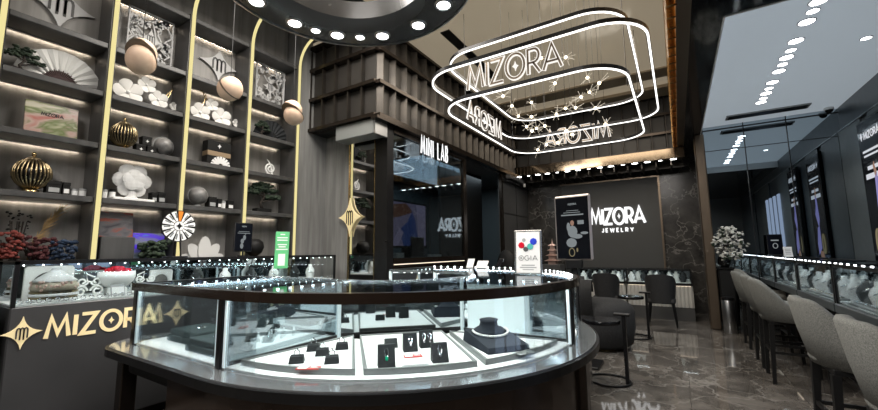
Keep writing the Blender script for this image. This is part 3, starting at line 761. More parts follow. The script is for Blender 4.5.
tuft('moss_plant', 1.86, 1.255, .30, .27, 'leaf', 'dark mossy round plant in front of the blue violet board', 11, 90, -4.78, (.02, .035))
tuft('flower_bouquet', .80, 1.255, .24, .34, 'redflower', 'coral red flower bouquet behind the left end of the counter', 12, 90, -4.80, (.012, .024), 'flowers')
tuft('flower_bouquet', 1.0, 1.255, .28, .30, 'darkred', 'deep red flower bouquet between the coral and the blue bouquets', 13, 90, -4.84, (.012, .024), 'flowers')
tuft('flower_bouquet', 1.15, 1.255, .26, .27, 'blueflower', 'dark blue flower bouquet beside the first gold strip', 14, 90, -4.82, (.012, .024), 'flowers')
tuft('berry_branch', .87, 1.255, .20, .55, 'blackmatte', 'dark berry branches above the coral flowers', 15, 46, -4.9, (.007, .013))
b = MB(); rnd = random.Random(5)
for k in range(150):
    y0 = .95; u = rnd.random(); a = rnd.uniform(-.12, .12)
    p0 = (-4.93, y0+.02*u+.16*u*u, 1.3+.5*u); b.tube([p0, (p0[0]+rnd.uniform(-.03, .05), p0[1]+.03+rnd.uniform(-.03, .07), p0[2]+.08)], [.004, .001], 4)
one('pampas_grass', b, 'pampas', 'tall golden pampas plume behind the flower bouquets', 'plant', (-4.93, .95, 1.255))

# ---- star medallion on the mirror with gold frame, mirror itself
t = thing('wall_mirror_panel', 'tall mirror panel beside the glass storefront, reflecting the shelves', 'mirror', (-3.88, 4.11, 0))
build('mirror_glass', MB().box(-4.155, -3.61, 4.112, 4.12, .02, 3.1), 'mirror', t)
t = thing('star_medallion', 'pale gold four pointed star emblem on the edge of the tall mirror', 'emblem', (-4.10, 4.09, 1.62))
T = frame((-4.10, 4.085, 1.905), (1, 0, 0), (0, 0, 1))
b = MB(T); star4(b, 0, 0, .235, .29, .018, 0, k=.16); build('star_plate', b, 'palegold', t)
b = MB(T); archmark(b, 0, -.01, .12, .22, .005, .019, lw=.014); build('arch_mark', b, 'darkbronze', t)
# roller shutter casing under the bulkhead
t = thing('shutter_casing', 'long grey roller shutter casing under the bulkhead above the mirror', 'shutter', (-3.7, 3.85, 3.0))
T = Matrix.Translation((0, 0, 0))
build('casing_body', MB().rbox(-4.15, -3.40, 3.80, 4.04, 3.0, 3.22, .01), 'casinggrey', t)
build('casing_end', MB().rbox(-3.40, -3.37, 3.79, 4.05, 2.99, 3.18, .006), 'steel', t)

# ---- three pendant lamps
def pendant(x, y, z, lab, n, sh, rad):
    t = thing('pendant_lamp', lab, 'lamp', (x, y, z), 0, 'split sphere alabaster pendant lamps', local=True)
    n = Vector(n).normalized(); s = Vector((0, 0, 1))-n*n.z; s.normalize(); q = n.cross(s)
    r = .142
    cr = Vector((.848, .530, -.010)); cu = Vector((.072, -.095, .993)); e = (cr*rad[0]+cu*rad[1]).normalized(); K = Matrix.Scale(rad[2], 4, e)
    Rm = K @ Matrix(((s.x, q.x, n.x, 0), (s.y, q.y, n.y, 0), (s.z, q.z, n.z, 0), (0, 0, 0, 1)))
    for k in (1, -1):
        b = MB(Rm @ Matrix.Translation((-k*sh, 0, k*.008)))
        b.lathe([(r*math.cos(a), k*r*.92*math.sin(a)) for a in [PI/2*i/10 for i in range(10)]]+[(0, k*r*.92)], 32)
        o = build('half_globe', b, 'lampshade', t, smooth='auto')
        build('brass_plate', MB(Rm @ Matrix.Translation((-k*sh, 0, k*.004))).lathe([(0, -.006), (r*1.015, -.006), (r*1.015, .006), (0, .006)], 32), 'bronze', t)
    build('cord', MB().tube([(0, 0, .05), (0, 0, 4.6-z)], .0035, 5), 'blackmetal', t)
d_ = Vector((.874, -.293, -.387)); r_ = Vector((.848, .530, -.010)); u_ = Vector((.072, -.095, .993))
pendant(-4.0, 1.345, 3.17, 'leftmost round alabaster pendant lamp hanging before the floral cut-out panel', d_*.95-r_*.40-u_*.42, .025, (-.9, .44, .70))
pendant(-4.0, 2.155, 3.165, 'middle round alabaster pendant lamp hanging below the star emblem', d_*.12+r_*.7+u_*.6, .008, (-.87, .48, .78))
pendant(-4.0, 2.955, 3.145, 'rightmost round alabaster pendant lamp hanging by the last gold strip', d_*.55-r_*.55-u_*.5, .03, (-.85, .53, .85))
# ================================================================== LEFT GLASS COUNTER WITH THE LOGO
def ledrow(b, p, q, step=.06, s=.006):
    p, q = Vector(p), Vector(q); n = max(1, int((q-p).length/step))
    for i in range(n+1):
        c = p+(q-p)*i/n; b.cbox(c, (2*s, 2*s, 2*s))
    return b
def counter_left(y0, y1, lab, logo):
    t = thing('glass_counter', lab, 'counter', (-4.25, (y0+y1)/2, 0))
    x0, x1 = -4.55, -4.0; zt, zb = 1.355, 1.03
    build('base', MB().rbox(x0, x1, y0, y1, .08, zb, .008), 'counterbase', t)
    build('plinth', MB().box(x0+.03, x1-.05, y0+.02, y1-.02, 0, .08), 'blackmatte', t)
    b = MB()
    for (x, y) in ((x1, y0), (x1, y1), (x0, y0), (x0, y1)): b.box(x-(.025 if x == x1 else 0), x+(.025 if x == x0 else 0), y-(.025 if y == y1 else 0), y+(.025 if y == y0 else 0), zb, zt)
    b.box(x1-.025, x1, y0, y1, zt-.025, zt).box(x0, x0+.025, y0, y1, zt-.025, zt).box(x0, x1, y0, y0+.025, zt-.025, zt).box(x0, x1, y1-.025, y1, zt-.025, zt)
    build('frame', b, 'blackmetal', t)
    build('front_pane', MB().box(x1-.012, x1-.006, y0+.025, y1-.025, zb, zt-.025), 'glass', t)
    build('top_pane', MB().box(x0+.025, x1-.025, y0+.025, y1-.025, zt-.012, zt-.006), 'glasstop', t)
    build('back_pane', MB().box(x0+.008, x0+.012, y0+.025, y1-.025, zb, zt-.025), 'casemirror', t)
    build('deck', MB().box(x0+.02, x1-.03, y0+.02, y1-.02, zb, zb+.012), 'traywhite', t)
    b = MB(); ledrow(b, (x1-.04, y0+.05, zt-.032), (x1-.04, y1-.05, zt-.032), .1, .004); build('led_row', b, 'leddot', t)['kind'] = 'stuff'
    build('led_strip', MB().box(x1-.040, x1-.030, y0+.03, y1-.03, zt-.022, zt-.017), 'ledcase', t)
    b = MB(); n = int((y1-y0)/.05)
    for i in range(n):
        yy = y0+.05+i*.05
        b.tube([(x1-.045, yy+.016*math.cos(a), zb+.028+.014*math.sin(a)) for a in [PI*2*k/8 for k in range(8)]], .003, 4, True)
    build('beaded_edging', b, 'silver', t)
    if logo:
        T = frame((x1+.001, .79, .85), (0, 1, 0), (0, 0, 1))
        b = MB(T); star4(b, 0, 0, .105, .115, .01, 0, k=.16); s = build('star_logo', b, 'palegold', t)
        b = MB(T); archmark(b, 0, -.005, .055, .085, .004, .0105, lw=.008); build('arch_mark', b, 'counterbase', s)
        T = frame((x1+.001, .915, .785), (0, 1, 0), (0, 0, 1))
        b = MB(T); word(b, 'MIZORA', .15, .026, .006, gap=.24, width=.70); build('logo_letters', b, 'palegold', t)
    return t
counter_left(.72, 3.72, 'black glass topped counter with gold star and gold letters on its front', True)
counter_left(-.6, .66, 'black glass topped counter cut off at the left photo edge', False)
CX = -4.25; CZ = 1.042
def archframe(y, w, h, lab):
    t = thing('arched_frame', lab, 'frame', (CX-.08, y, CZ))
    b = MB(); x0, x1 = CX-.13, CX-.10; r = w*.36; hb = h*.42
    n = 14; out = [(-w/2, 0), (-w/2, h), (w/2, h), (w/2, 0)]
    inn = [(r, 0), (r, hb)]+[(r*math.cos(PI*i/n), hb+r*1.05*math.sin(PI*i/n)) for i in range(1, n)]+[(-r, hb), (-r, 0)]
    poly = [(y+p[0], CZ+p[1]) for p in out]+[(y+p[0], CZ+p[1]) for p in reversed([])]
    # wall with arch: strips
    vs = []; fs = []
    pts_in = [(-r, 0), (-r, hb)]+[(-r*math.cos(PI*i/n), hb+r*1.05*math.sin(PI*i/n)) for i in range(1, n)]+[(r, hb), (r, 0)]
    def outer(p):
        if p[1] <= hb+1e-6: return (math.copysign(w/2, p[0]), p[1])
        if abs(p[0]) > r*.7: return (math.copysign(w/2, p[0]), hb+(h-hb)*min(1, (p[1]-hb)/(r*.75)))
        return (p[0]/(r*.7)*w/2, h)
    for p in pts_in:
        q = outer(p)
        for xx in (x0, x1): vs += [(xx, y+p[0], CZ+p[1]), (xx, y+q[0], CZ+q[1])]
    for i in range(len(pts_in)-1):
        a, c = i*4, i*4+4
        fs += [(a, a+1, c+1, c), (a+2, c+2, c+3, a+3), (a, c, c+2, a+2), (a+1, a+3, c+3, c+1)]
    build('arch', b.add(vs, fs), 'white', t)
    build('picture', MB().box(x0-.01, x0, y-w/2, y+w/2, CZ, CZ+h), 'globegray', t)
    return t
archframe(.985, .29, .265, 'large white arched frame behind the round jewelled box in the left counter')
archframe(1.78, .19, .20, 'small white arched frame right of the bowl of red roses')
t = thing('jewelled_box', 'round jewelled hat shaped box before the large white arched frame', 'box', (CX+.06, .98, CZ))
for k, (rr, mt) in enumerate(((.145, 'traywhite'), (.138, 'agedgold'), (.146, 'traywhite'), (.138, 'agedgold'))):
    build('box_rim', MB().lathe([(rr-.01, .02*k), (rr, .02*k+.004), (rr, .02*k+.016), (rr-.01, .02*k+.02)], 32, (CX+.06, .98, CZ)), mt, t)
build('box_band', MB().lathe([(.132, .08), (.136, .12), (.12, .15)], 28, (CX+.06, .98, CZ)), 'kraftpale', t, smooth=True)
b = MB()
rnd = random.Random(3)
for i in range(60):
    a = rnd.random()*2*PI; b.sphere((CX+.06+0.13*math.cos(a), .98+0.13*math.sin(a), CZ+rnd.uniform(.085, .15)), .011, 6)
build('jewels', b, 'rose', t)
build('box_lid', MB().lathe([(.13, .15), (.125, .16), (.03, .235), (.028, .25), (0, .255)], 24, (CX+.06, .98, CZ)), 'offwhite', t)
def scroll(y, lab, h=.17):
    t = thing('scroll_stand', lab, 'stand', (CX+.02, y, CZ))
    b = MB()
    for s in (1, -1):
        pts = []
        for i in range(22):
            a = i*.42; r = .045*(1-i/30); pts.append((CX+.02, y+s*(.055-.0+r*math.cos(a)*-1), CZ+h*.3+r*math.sin(a)))
        b.tube(pts, .009, 6)
        pts = []
        for i in range(20):
            a = i*.42; r = .036*(1-i/28); pts.append((CX+.02, y+s*(.045-r*math.cos(a)), CZ+h*.75+r*math.sin(a)*-1))
        b.tube(pts, .008, 6)
    b.box(CX, CX+.04, y-.09, y+.09, CZ, CZ+.012)
    build('scrollwork', b, 'white', t, smooth=False)
scroll(1.2, 'white wrought scroll stand right of the round jewelled box')
scroll(1.60, 'white wrought scroll stand between the bowl of roses and the small arched frame')
t = thing('rose_bowl', 'white oval bowl filled with red roses on a white foot', 'bowl', (CX, 1.39, CZ))
S = Matrix.Translation((CX, 1.39, CZ)) @ Matrix.Diagonal((.7, 1.0, 1.1, 1))
build('bowl', MB(S).lathe([(.05, .06), (.08, .07), (.12, .10), (.138, .14), (.135, .185), (.12, .18), (.1, .14), (0, .13)], 26), 'white', t, smooth=True)
b = MB(); rnd = random.Random(9)
for i in range(22):
    a = rnd.random()*2*PI; q = math.sqrt(rnd.random()); b.sphere((CX+q*.06*math.cos(a), 1.39+q*.085*math.sin(a), CZ+.205+.035*(1-q)), .022, 8)
build('roses', b, 'ruby', t)
b = MB()
for s in (1, -1): b.tube([(CX, 1.39+s*.15, CZ+.16), (CX, 1.39+s*.205, CZ+.19), (CX, 1.39+s*.20, CZ+.13), (CX, 1.39+s*.14, CZ+.12)], .008, 6)
build('handle', b, 'white', t)
build('foot', MB().rbox(CX-.05, CX+.05, 1.32, 1.46, CZ, CZ+.065, .01), 'white', t)
for yy, lab in ((1.36, 'small white standing price board left under the rose bowl'), (1.50, 'small white standing price board right under the rose bowl')):
    T = frame((CX+.16, yy, CZ), (0, 1, 0), (-.35, 0, 1))
    t = thing('price_board', lab, 'sign', (CX+.16, yy, CZ))
    build('board', MB(T).rbox(-.05, .05, 0, .105, -.006, 0, .002), 'cardgrey', t); build('sheet', MB(T).box(-.042, .042, .02, .08, 0, .002), 'paper', t)
for i, yy in enumerate((2.05, 2.35, 2.65, 2.95, 3.25, 3.5)):
    t = thing('necklace_bust', 'small white necklace bust in the far end of the logo counter', 'bust', (CX, yy, CZ), group='busts in the logo counter')
    build('bust', MB().lathe([(.05, 0), (.045, .02), (.06, .08), (.05, .13), (.025, .16), (.025, .19), (0, .195)], 14, (CX, yy, CZ)), 'traywhite' if i % 2 else 'velvet', t, smooth=True)
    build('necklace', MB().tube([(CX+.055*math.cos(a)+.012, yy+.05*math.sin(a), CZ+.13-.05*math.cos(a)) for a in [-1.6+3.2*k/12 for k in range(13)]], .004, 5), 'silver', t)

# ---- prize wheel, black display, green card on the counter
t = thing('prize_wheel', 'white and black segmented prize wheel on a stand with an orange top segment', 'wheel', (-4.25, 1.845, 1.355))
T = frame((-4.23, 1.845, 1.67), (0, 1, 0), (0, 0, 1))
build('disc', MB(T).lathe([(0, 0), (.155, 0), (.158, .006), (.155, .014), (0, .014)], 40), 'blackmatte', t)
b = MB(T); b2 = MB(T); b3 = MB(T)
for i in range(14):
    a0 = PI/2-PI/14+i*2*PI/14; a1 = a0+2*PI/14*.70
    poly = [(.05*math.cos(a0), .05*math.sin(a0)), (.148*math.cos(a0), .148*math.sin(a0)), (.15*math.cos((a0+a1)/2), .15*math.sin((a0+a1)/2)), (.148*math.cos(a1), .148*math.sin(a1)), (.05*math.cos(a1), .05*math.sin(a1))]
    (b2 if i == 0 else b).prism(poly, .014, .017)
    if i:
        am = (a0+a1)/2; stroke(b3, [(.08*math.cos(am-.08), .08*math.sin(am-.08)), (.135*math.cos(am-.08), .135*math.sin(am-.08))], .014, .001, .0172)
build('segments', b, 'white', t); build('top_segment', b2, 'orange', t, 'orange top segment'); build('segment_marks', b3, 'traygrey', t)
b = MB(T); b.lathe([(0, .017), (.045, .017), (.045, .022), (0, .022)], 20); build('hub', b, 'white', t)
b = MB(T); star4(b, 0, 0, .035, .04, .003, .022, k=.15); build('hub_star', b, 'blackmatte', t)
build('stand', MB().tube([(-4.26, 1.845, 1.68), (-4.27, 1.845, 1.37)], .012, 8).rbox(-4.36, -4.16, 1.77, 1.92, 1.355, 1.372, .004).tube([(-4.26, 1.9, 1.36), (-4.265, 1.87, 1.66)], .008, 6), 'blackmetal', t)
t = thing('display_tablet', 'black upright advertising screen on a short stem in front of the third gold strip', 'sign', (-4.15, 2.48, 1.355))
T = frame((-4.15, 2.48, 1.41), (-.12, 1, 0), (-.1, .07, 1))
build('housing', MB(T).rbox(-.115, .115, 0, .33, -.02, 0, .006), 'blackmetal', t)
build('screen', MB(T).box(-.105, .105, .012, .318, 0, .002), 'screen', t)
bb = MB(T @ Matrix.Translation((0, .28, 0))); word(bb, 'MIZORA', .014, .0035, .001, z0=.0025, x0=-.03, width=.06); bb.box(-.07, .07, -.055, -.049, .0025, .0035).box(-.08, .08, -.075, -.067, .0025, .0035)
build('screen_text', bb, 'screengrey', t)
bb = MB(T).sphere((.01, .16, .0015), .022, 8, (1, 1.6, .05)).sphere((-.015, .12, .0015), .025, 8, (1, 1.3, .05)).sphere((-.02, .065, .0015), .03, 8, (.8, 1.2, .05)).sphere((.02, .2, .0015), .012, 8, (1, 1.2, .05))
build('screen_figure', bb, 'screengrey', t)
build('stem', MB().cyl((-4.15, 2.48, 1.37), .012, .06, 10).cyl((-4.15, 2.48, 1.355), .06, .015, 18), 'blackmetal', t)
# ================================================================== RING SHOWCASE
C0 = (-2.3, 2.9); XL = -3.54
def A(r, deg): a = math.radians(deg); return (C0[0]+r*math.cos(a), C0[1]+r*math.sin(a))
def outline(r, xl=XL, n=48):
    return [(xl, C0[1]-r), (xl+.4, C0[1]-r)] + [A(r, -90+180*i/n) for i in range(n+1)] + [(xl+.85, C0[1]+r), (xl+.58, C0[1]+r)]
def closed(r, xl, rc=.3, n=48):
    p = [A(r, -90+180*i/n) for i in range(n+1)]
    p += [(xl+.6+rc+rc*math.cos(a), C0[1]+r-rc+rc*math.sin(a)) for a in [PI/2+PI/2*i/8 for i in range(9)]]
    p += [(xl+rc+rc*math.cos(a), C0[1]-r+rc+rc*math.sin(a)) for a in [PI+PI/2*i/8 for i in range(9)]]
    return p
RG = 1.62; ZD = .735; ZT = 1.18
t = RS = thing('ring_showcase', 'large curved glass jewellery showcase in the foreground with lit white trays', 'display case', (-2.4, 2.9, 0))
build('ledge', MB().ribbon(closed(1.745, -3.81), 0, .2, .705, .725, True), 'ledgechrome', t, 'bright polished metal ledge around the glass')
build('ledge_edge', MB().ribbon(closed(1.765, -3.83), 0, .05, .665, .716, True), 'blackmetal', t)
build('skirt', MB().ribbon([(-2.75, C0[1]-1.7)]+[A(1.70, -90+180*i/48) for i in range(49)]+[(-2.75, C0[1]+1.7)], 0, .04, .36, .665), 'skirt', t)
build('apron', MB().ribbon(closed(1.66, -3.68), 0, .03, .55, .665, True), 'blackmatte', t)
b = MB().ribbon(closed(1.60, -3.62), 0, .9, .66, .70, True); build('under_deck', b, 'blackmatte', t)
deck = MB().ribbon(outline(1.60), 0, .90, .70, ZD); build('deck', deck, 'traywhite', t)
o_ = build('top_rail', MB().ribbon(outline(1.645), 0, .018, ZT-.056, ZT), 'skirt', t, 'dark bronze upper rail')
build('rail_cover', MB().ribbon(outline(1.627), 0, .04, ZT-.008, ZT), 'blackmetal', o_)
build('inner_rail', MB().ribbon([(XL, 2.19)]+[A(.71, -90+180*i/24) for i in range(25)]+[(XL+.58, 3.61)], -.012, .014, ZT-.03, ZT), 'chrome', t)
b = MB().ribbon(outline(1.60), 0, .89, ZT-.012, ZT-.005); build('top_glass', b, 'glasstop', t)
build('end_rail', MB().box(XL, XL+.045, 1.28, 2.19, ZT-.045, ZT), 'blackmetal', t); build('end_rail', MB().box(XL+.58, XL+.625, 3.61, 4.52, ZT-.045, ZT), 'blackmetal', t)
# glass fronts
def gl(path): return MB().ribbon(path, 0, .006, ZD-.005, ZT-.05)
for pth in ([(XL+.03, C0[1]-RG), (-2.9, C0[1]-RG), (-2.38, C0[1]-RG)], [A(RG, -89+84*i/28) for i in range(29)], [A(RG, 5+84*i/28) for i in range(29)], [(-2.38, C0[1]+RG), (-2.7, C0[1]+RG), (XL+.61, C0[1]+RG)]):
    build('front_glass', gl(pth), 'glass', t)
for y0, y1, dx in ((1.3, 2.19, 0), (3.61, 4.5, .58)): build('end_glass', MB().box(XL+.01+dx, XL+.016+dx, y0, y1, ZD, ZT-.045), 'glass', t)
# posts
for (x, y, rz) in ((XL+.02, C0[1]-RG+.02, 0), (-2.335, C0[1]-RG+.02, 0), (*A(RG-.02, 0), 0), (-2.335, C0[1]+RG-.02, 0), (XL+.60, C0[1]+RG-.02, 0)):
    build('post', MB().rbox(x-.027, x+.027, y-.027, y+.027, .70, ZT-.03, .004), 'blackmetal', t)
for (x, y) in ((-2.31, 2.19), (-1.59, 2.9), (-2.31, 3.61), (XL+.02, 2.19), (XL+.60, 3.61)):
    build('inner_post', MB().rbox(x-.016, x+.016, y-.016, y+.016, ZD, ZT-.02, .003), 'frost', t)
# bright aluminium glass edges beside the posts
for (x, y) in ((XL+.055, C0[1]-RG+.01), (-2.375, C0[1]-RG+.01), (-2.29, C0[1]-RG+.012), A(RG-.012, -2.2), A(RG-.012, 2.2)):
    build('glass_edge', MB().box(x-.009, x+.009, y-.009, y+.009, ZD, ZT-.05), 'frost', t)
# mirrored backs and glass partitions
def wallseg(p, q, z0, z1, th=.006):
    return MB().ribbon([p, ((p[0]+q[0])/2, (p[1]+q[1])/2), q], -th/2, th/2, z0, z1)
for p, q in (((-2.29, 2.20), (-1.60, 2.885)), ((-1.60, 2.915), (-2.29, 3.60)), ((XL+.04, 2.19), (-2.33, 2.19)), ((XL+.62, 3.61), (-2.33, 3.61))):
    build('mirror_back', wallseg(p, q, ZD+.03, ZT-.035), 'casemirror', t)
    build('back_foot', wallseg(p, q, ZD, ZD+.03, .02), 'blackmetal', t)
P2 = pane('partition glass', (.80, .87, .9), .30)
for p, q in (((-2.31, 1.32), (-2.31, 2.17)), ((-2.31, 3.63), (-2.31, 4.48)), ((-1.57, 2.9), (-.72, 2.9))):
    build('partition', wallseg(p, q, ZD+.02, ZT-.04), P2, t)
    build('partition_foot', wallseg(p, q, ZD, ZD+.02, .02), 'blackmetal', t)
build('frosted_panel', MB().box(-1.52, -.99, 2.868, 2.878, ZD+.03, 1.12), 'frost', t, 'white lit frosted panel')
# led rows
b = MB()
for p, q in (((-2.335, 1.36, ZT-.03), (-2.335, 2.15, ZT-.03)), ((-2.30, 3.66, ZT-.03), (-2.3, 4.46, ZT-.03)), ((-1.55, 2.93, ZT-.03), (-.75, 2.93, ZT-.03)), ((XL+.06, 1.36, ZT-.03), (XL+.06, 2.15, ZT-.03)), ((-2.9, 3.63, ZT-.03), (-2.9, 4.4, ZT-.03)), ((XL+.66, 4.49, ZT-.0), (-2.35, 4.49, ZT-.0)), ((XL+.66, 3.66, ZT-.03), (-2.35, 3.66, ZT-.03))):
    ledrow(b, p, q, .09, .007)
for i in range(27): p = A(1.585, 4+84*i/26); b.cbox((p[0], p[1], ZT+.003), (.012, .012, .010))
for i in range(14): p = A(.75, 6+80*i/13); b.cbox((p[0], p[1], ZT-.02), (.014, .014, .014))
build('led_row', b, 'leddot', t, 'row of tiny white lamps')['kind'] = 'stuff'
b = MB().ribbon([A(1.612, -88+84*i/24) for i in range(25)], 0, .014, ZT-.040, ZT-.035); build('led_strip', b, 'ledwhite', t)
b = MB().ribbon([A(1.612, 4+84*i/24) for i in range(25)], 0, .014, ZT-.040, ZT-.035); build('led_strip', b, 'ledwhite', t)
build('led_strip', MB().box(XL+.06, -2.38, 1.290, 1.304, ZT-.04, ZT-.035), 'ledwhite', t)
build('led_strip', MB().box(XL+.64, -2.38, 4.496, 4.51, ZT-.04, ZT-.035), 'ledwhite', t)
# legs
for (x, y) in (A(1.69, -5), A(1.69, 50), (-3.62, 1.30), (-2.95, 4.5), (-2.3, 4.45)):
    build('leg', MB().rbox(x-.05, x+.05, y-.05, y+.05, 0, .66, .006), 'darkbronze', t)
build('stretcher', MB().box(-3.6, -2.6, 1.38, 1.42, .47, .55), 'blackmatte', t)
build('inner_cabinet', MB().ribbon(closed(1.25, -3.2, .1), 0, .03, .02, .66, True), 'blackmatte', t)

# ---- trays (local a along the chord, b outward at 45 deg)
E_ = (.70711, .70711); N_ = (.70711, -.70711)
def AB(a, b_): return (C0[0]+a*E_[0]+b_*N_[0], C0[1]+a*E_[1]+b_*N_[1])
def rim(b_): return min(b_, 99)
def onarc(a, r=1.535): return math.sqrt(max(0, r*r-a*a))
def tray(name, poly, lab):
    cx = sum(p[0] for p in poly)/len(poly); cy = sum(p[1] for p in poly)/len(poly)
    t = thing(name, lab, 'tray', (cx, cy, ZD))
    P_ = [AB(*p) for p in poly]
    cc = AB(cx, cy)
    def inset(q, d):
        dx, dy = cc[0]-q[0], cc[1]-q[1]; l = math.hypot(dx, dy); return (q[0]+dx/l*d, q[1]+dy/l*d)
    n = len(P_); I = [inset(q, .022) for q in P_]
    build('tray_pad', MB().prism(I, ZD+.002, ZD+.026), 'traywhite', t)
    vs = [(x, y, z) for z in (ZD, ZD+.034) for x, y in P_]+[(x, y, z) for z in (ZD, ZD+.034) for x, y in I]; fs = []
    for i in range(n):
        j = (i+1) % n
        fs += [(i, j, n+j, n+i), (2*n+i, 3*n+i, 3*n+j, 2*n+j), (n+i, n+j, 3*n+j, 3*n+i), (i, 2*n+i, 2*n+j, j)]
    build('tray_rim', MB().add(vs, fs), 'traygrey', t)
OFFS = None
polyL = [(-.39, .60), (-.39, onarc(-.39))]+[(a, onarc(a)) for a in [-.39-.66*i/8 for i in range(1, 9)]]
polyC = [(-.345, .62), (-.345, onarc(-.345))]+[(a, onarc(a)) for a in [-.345+.64*i/8 for i in range(1, 9)]]+[(.295, .62)]
polyR = [(.35, .66), (.35, onarc(.35))]+[(a, onarc(a)) for a in [.35+.66*i/8 for i in range(1, 9)]]
def tray_fix(name, poly, lab):
    old = AB
    t0 = len(poly)
    cx = sum(p[0] for p in poly)/t0; cy = sum(p[1] for p in poly)/t0
    tray(name, poly, lab)
for nm, poly, lab in (('display_tray', polyL, 'left white tray with five black ring blocks in the ring showcase'), ('display_tray', polyC, 'middle white tray with five black pendant stands in the ring showcase'), ('display_tray', polyR, 'right white tray with the dark necklace pad in the ring showcase')):
    tray(nm, poly, lab)
ZP = ZD+.027
def loc_ab(a, b_): p = AB(a, b_); return (p[0], p[1], ZP)
ANG = math.radians(-45)   # outward direction
def ringblock(a, b_, lab):
    t = thing('ring_block', lab, 'ring holder', loc_ab(a, b_), ANG+PI/2, 'black ring blocks in the left tray', local=True)
    build('block', MB().frustum([(-.042, -.035), (.042, -.035), (.042, .035), (-.042, .035)], [(-.036, -.03), (.036, -.03), (.036, .03), (-.036, .03)], 0, .038), 'velvet', t)
    build('slot', MB().rbox(-.034, .034, -.012, .012, .036, .042, .002), 'velvet', t)
    r = MB().tube([(.016*math.cos(q), 0, .052+.018*math.sin(q)) for q in [2*PI*i/16 for i in range(16)]], .0028, 6, True)
    o = build('ring', r, 'silver', t)
    build('stone', MB().sphere((0, 0, .074), .007, 8), 'silver', o)
for (a, b_), lab in zip(((-.72, 1.24), (-.65, .98), (-.585, 1.11), (-.47, .99), (-.52, 1.30)), ('black ring block nearest the front glass at the left of the five', 'black ring block at the back left of the five', 'black ring block in the centre of the five', 'black ring block at the back right of the five', 'black ring block at the front right of the five')):
    ringblock(a, b_, lab)
def pendstand(a, b_, w, h, lab, stone, kind='pendant'):
    t = thing('pendant_stand', lab, 'jewellery stand', loc_ab(a, b_), ANG+PI/2, 'black pendant stands in the middle tray', local=True)
    build('stand', MB().add([(-w/2, -.045, 0), (w/2, -.045, 0), (w/2, .03, 0), (-w/2, .03, 0), (-w/2, .005, h), (w/2, .005, h), (w/2, .022, h), (-w/2, .022, h)], [(0, 3, 2, 1), (4, 5, 6, 7), (0, 1, 5, 4), (1, 2, 6, 5), (2, 3, 7, 6), (3, 0, 4, 7)]), 'velvet', t)
    xs = (0,) if kind == 'pendant' else (-w*.22, w*.22)
    if kind == 'plain': return
    for x in xs:
        T = frame((x, -.022, h*.5), (1, 0, 0), (0, .05, h))
        c = MB(T).tube([(0.010*math.cos(q), .018+.024*math.sin(q), .004) for q in [2*PI*i/16 for i in range(16)]], .0026, 5, True)
        o = build('pendant' if kind == 'pendant' else 'earring', c, 'silver', t)
        build('gem', MB(T).sphere((0, -.012, .006), .011, 10, (.8, 1.2, .6)), stone, o)
pendstand(-.22, 1.45, .095, .115, 'black pendant stand with a green gem at the front left of the middle tray', 'emerald')
pendstand(-.15, 1.02, .085, .05, 'low plain black block at the back left of the middle tray', 'silver', 'plain')
pendstand(-.04, 1.15, .09, .105, 'black pendant stand with a silver drop in the centre of the middle tray', 'silver')
pendstand(.08, 1.08, .09, .105, 'black earring stand with two silver drops at the back of the middle tray', 'silver', 'earring')
pendstand(.09, 1.43, .095, .10, 'black pendant stand with a silver drop at the front right of the middle tray', 'silver')
def card(a, b_, w, h, m1, lab, mark, rz=0):
    t = thing('price_card', lab, 'card', loc_ab(a, b_), ANG+PI/2+rz, local=True)
    build('card', MB().rbox(-w/2, w/2, -h/2, h/2, .001, .006, .001), m1, t)
    bb = MB()
    if mark == 'red':
        bb.box(-w*.44, -w*.02, -h*.38, h*.38, .006, .007); build('white_field', bb, 'paper', t)
        b2 = MB().box(w*.08, w*.4, -h*.1, h*.1, .006, .007).box(w*.08, w*.3, h*.2, h*.3, .006, .007); build('printed_lines', b2, 'paper', t)
    else:
        for i in range(8): bb.box(-w*.42+i*w*.11, -w*.36+i*w*.11, -h*.3, h*.35, .006, .007)
        build('printed_lines', bb, 'traygrey', t)
card(-.64, 1.385, .13, .055, 'pink', 'red and white card at the front of the left tray', 'red', -.25)
card(-.045, 1.30, .11, .055, 'pink', 'red and white card in the middle tray', 'red')
card(-.06, 1.50, .15, .045, 'cardgrey', 'grey ruled strip at the front of the middle tray', 'lines')
card(.64, 1.415, .12, .05, 'cardgrey', 'grey ruled strip beside the dark necklace pad', 'lines', .25)
# necklace pad with bust
t = thing('necklace_pad', 'dark navy necklace pad with raised neck and a pearl necklace in the right tray', 'jewellery stand', loc_ab(.53, 1.15), ANG+PI/2+.12, local=True)
build('pad', MB().add([(-.15, -.22, 0), (.15, -.22, 0), (.15, .17, 0), (-.15, .17, 0), (-.145, -.21, .035), (.145, -.21, .035), (.145, .15, .085), (-.145, .15, .085)], [(0, 3, 2, 1), (4, 5, 6, 7), (0, 1, 5, 4), (1, 2, 6, 5), (2, 3, 7, 6), (3, 0, 4, 7)]), 'velvetnavy', t)
T = Matrix.Translation((0, .07, .07)) @ Matrix.Rotation(.15, 4, 'X') @ Matrix.Diagonal((1.25, .8, 1, 1))
build('neck', MB(T).lathe([(.105, 0), (.085, .022), (.055, .045), (.05, .075), (.056, .088), (.03, .096), (0, .097)], 22), 'velvetnavy', t, smooth=True)
b = MB()
for i in range(28):
    q = -PI*1.05+2*PI*.55*i/27+.0; b.sphere((.125*math.cos(q), .04+.105*math.sin(q), .088-.013*math.sin(-q)*1.6), .0085, 6)
build('necklace', b, 'white', t)
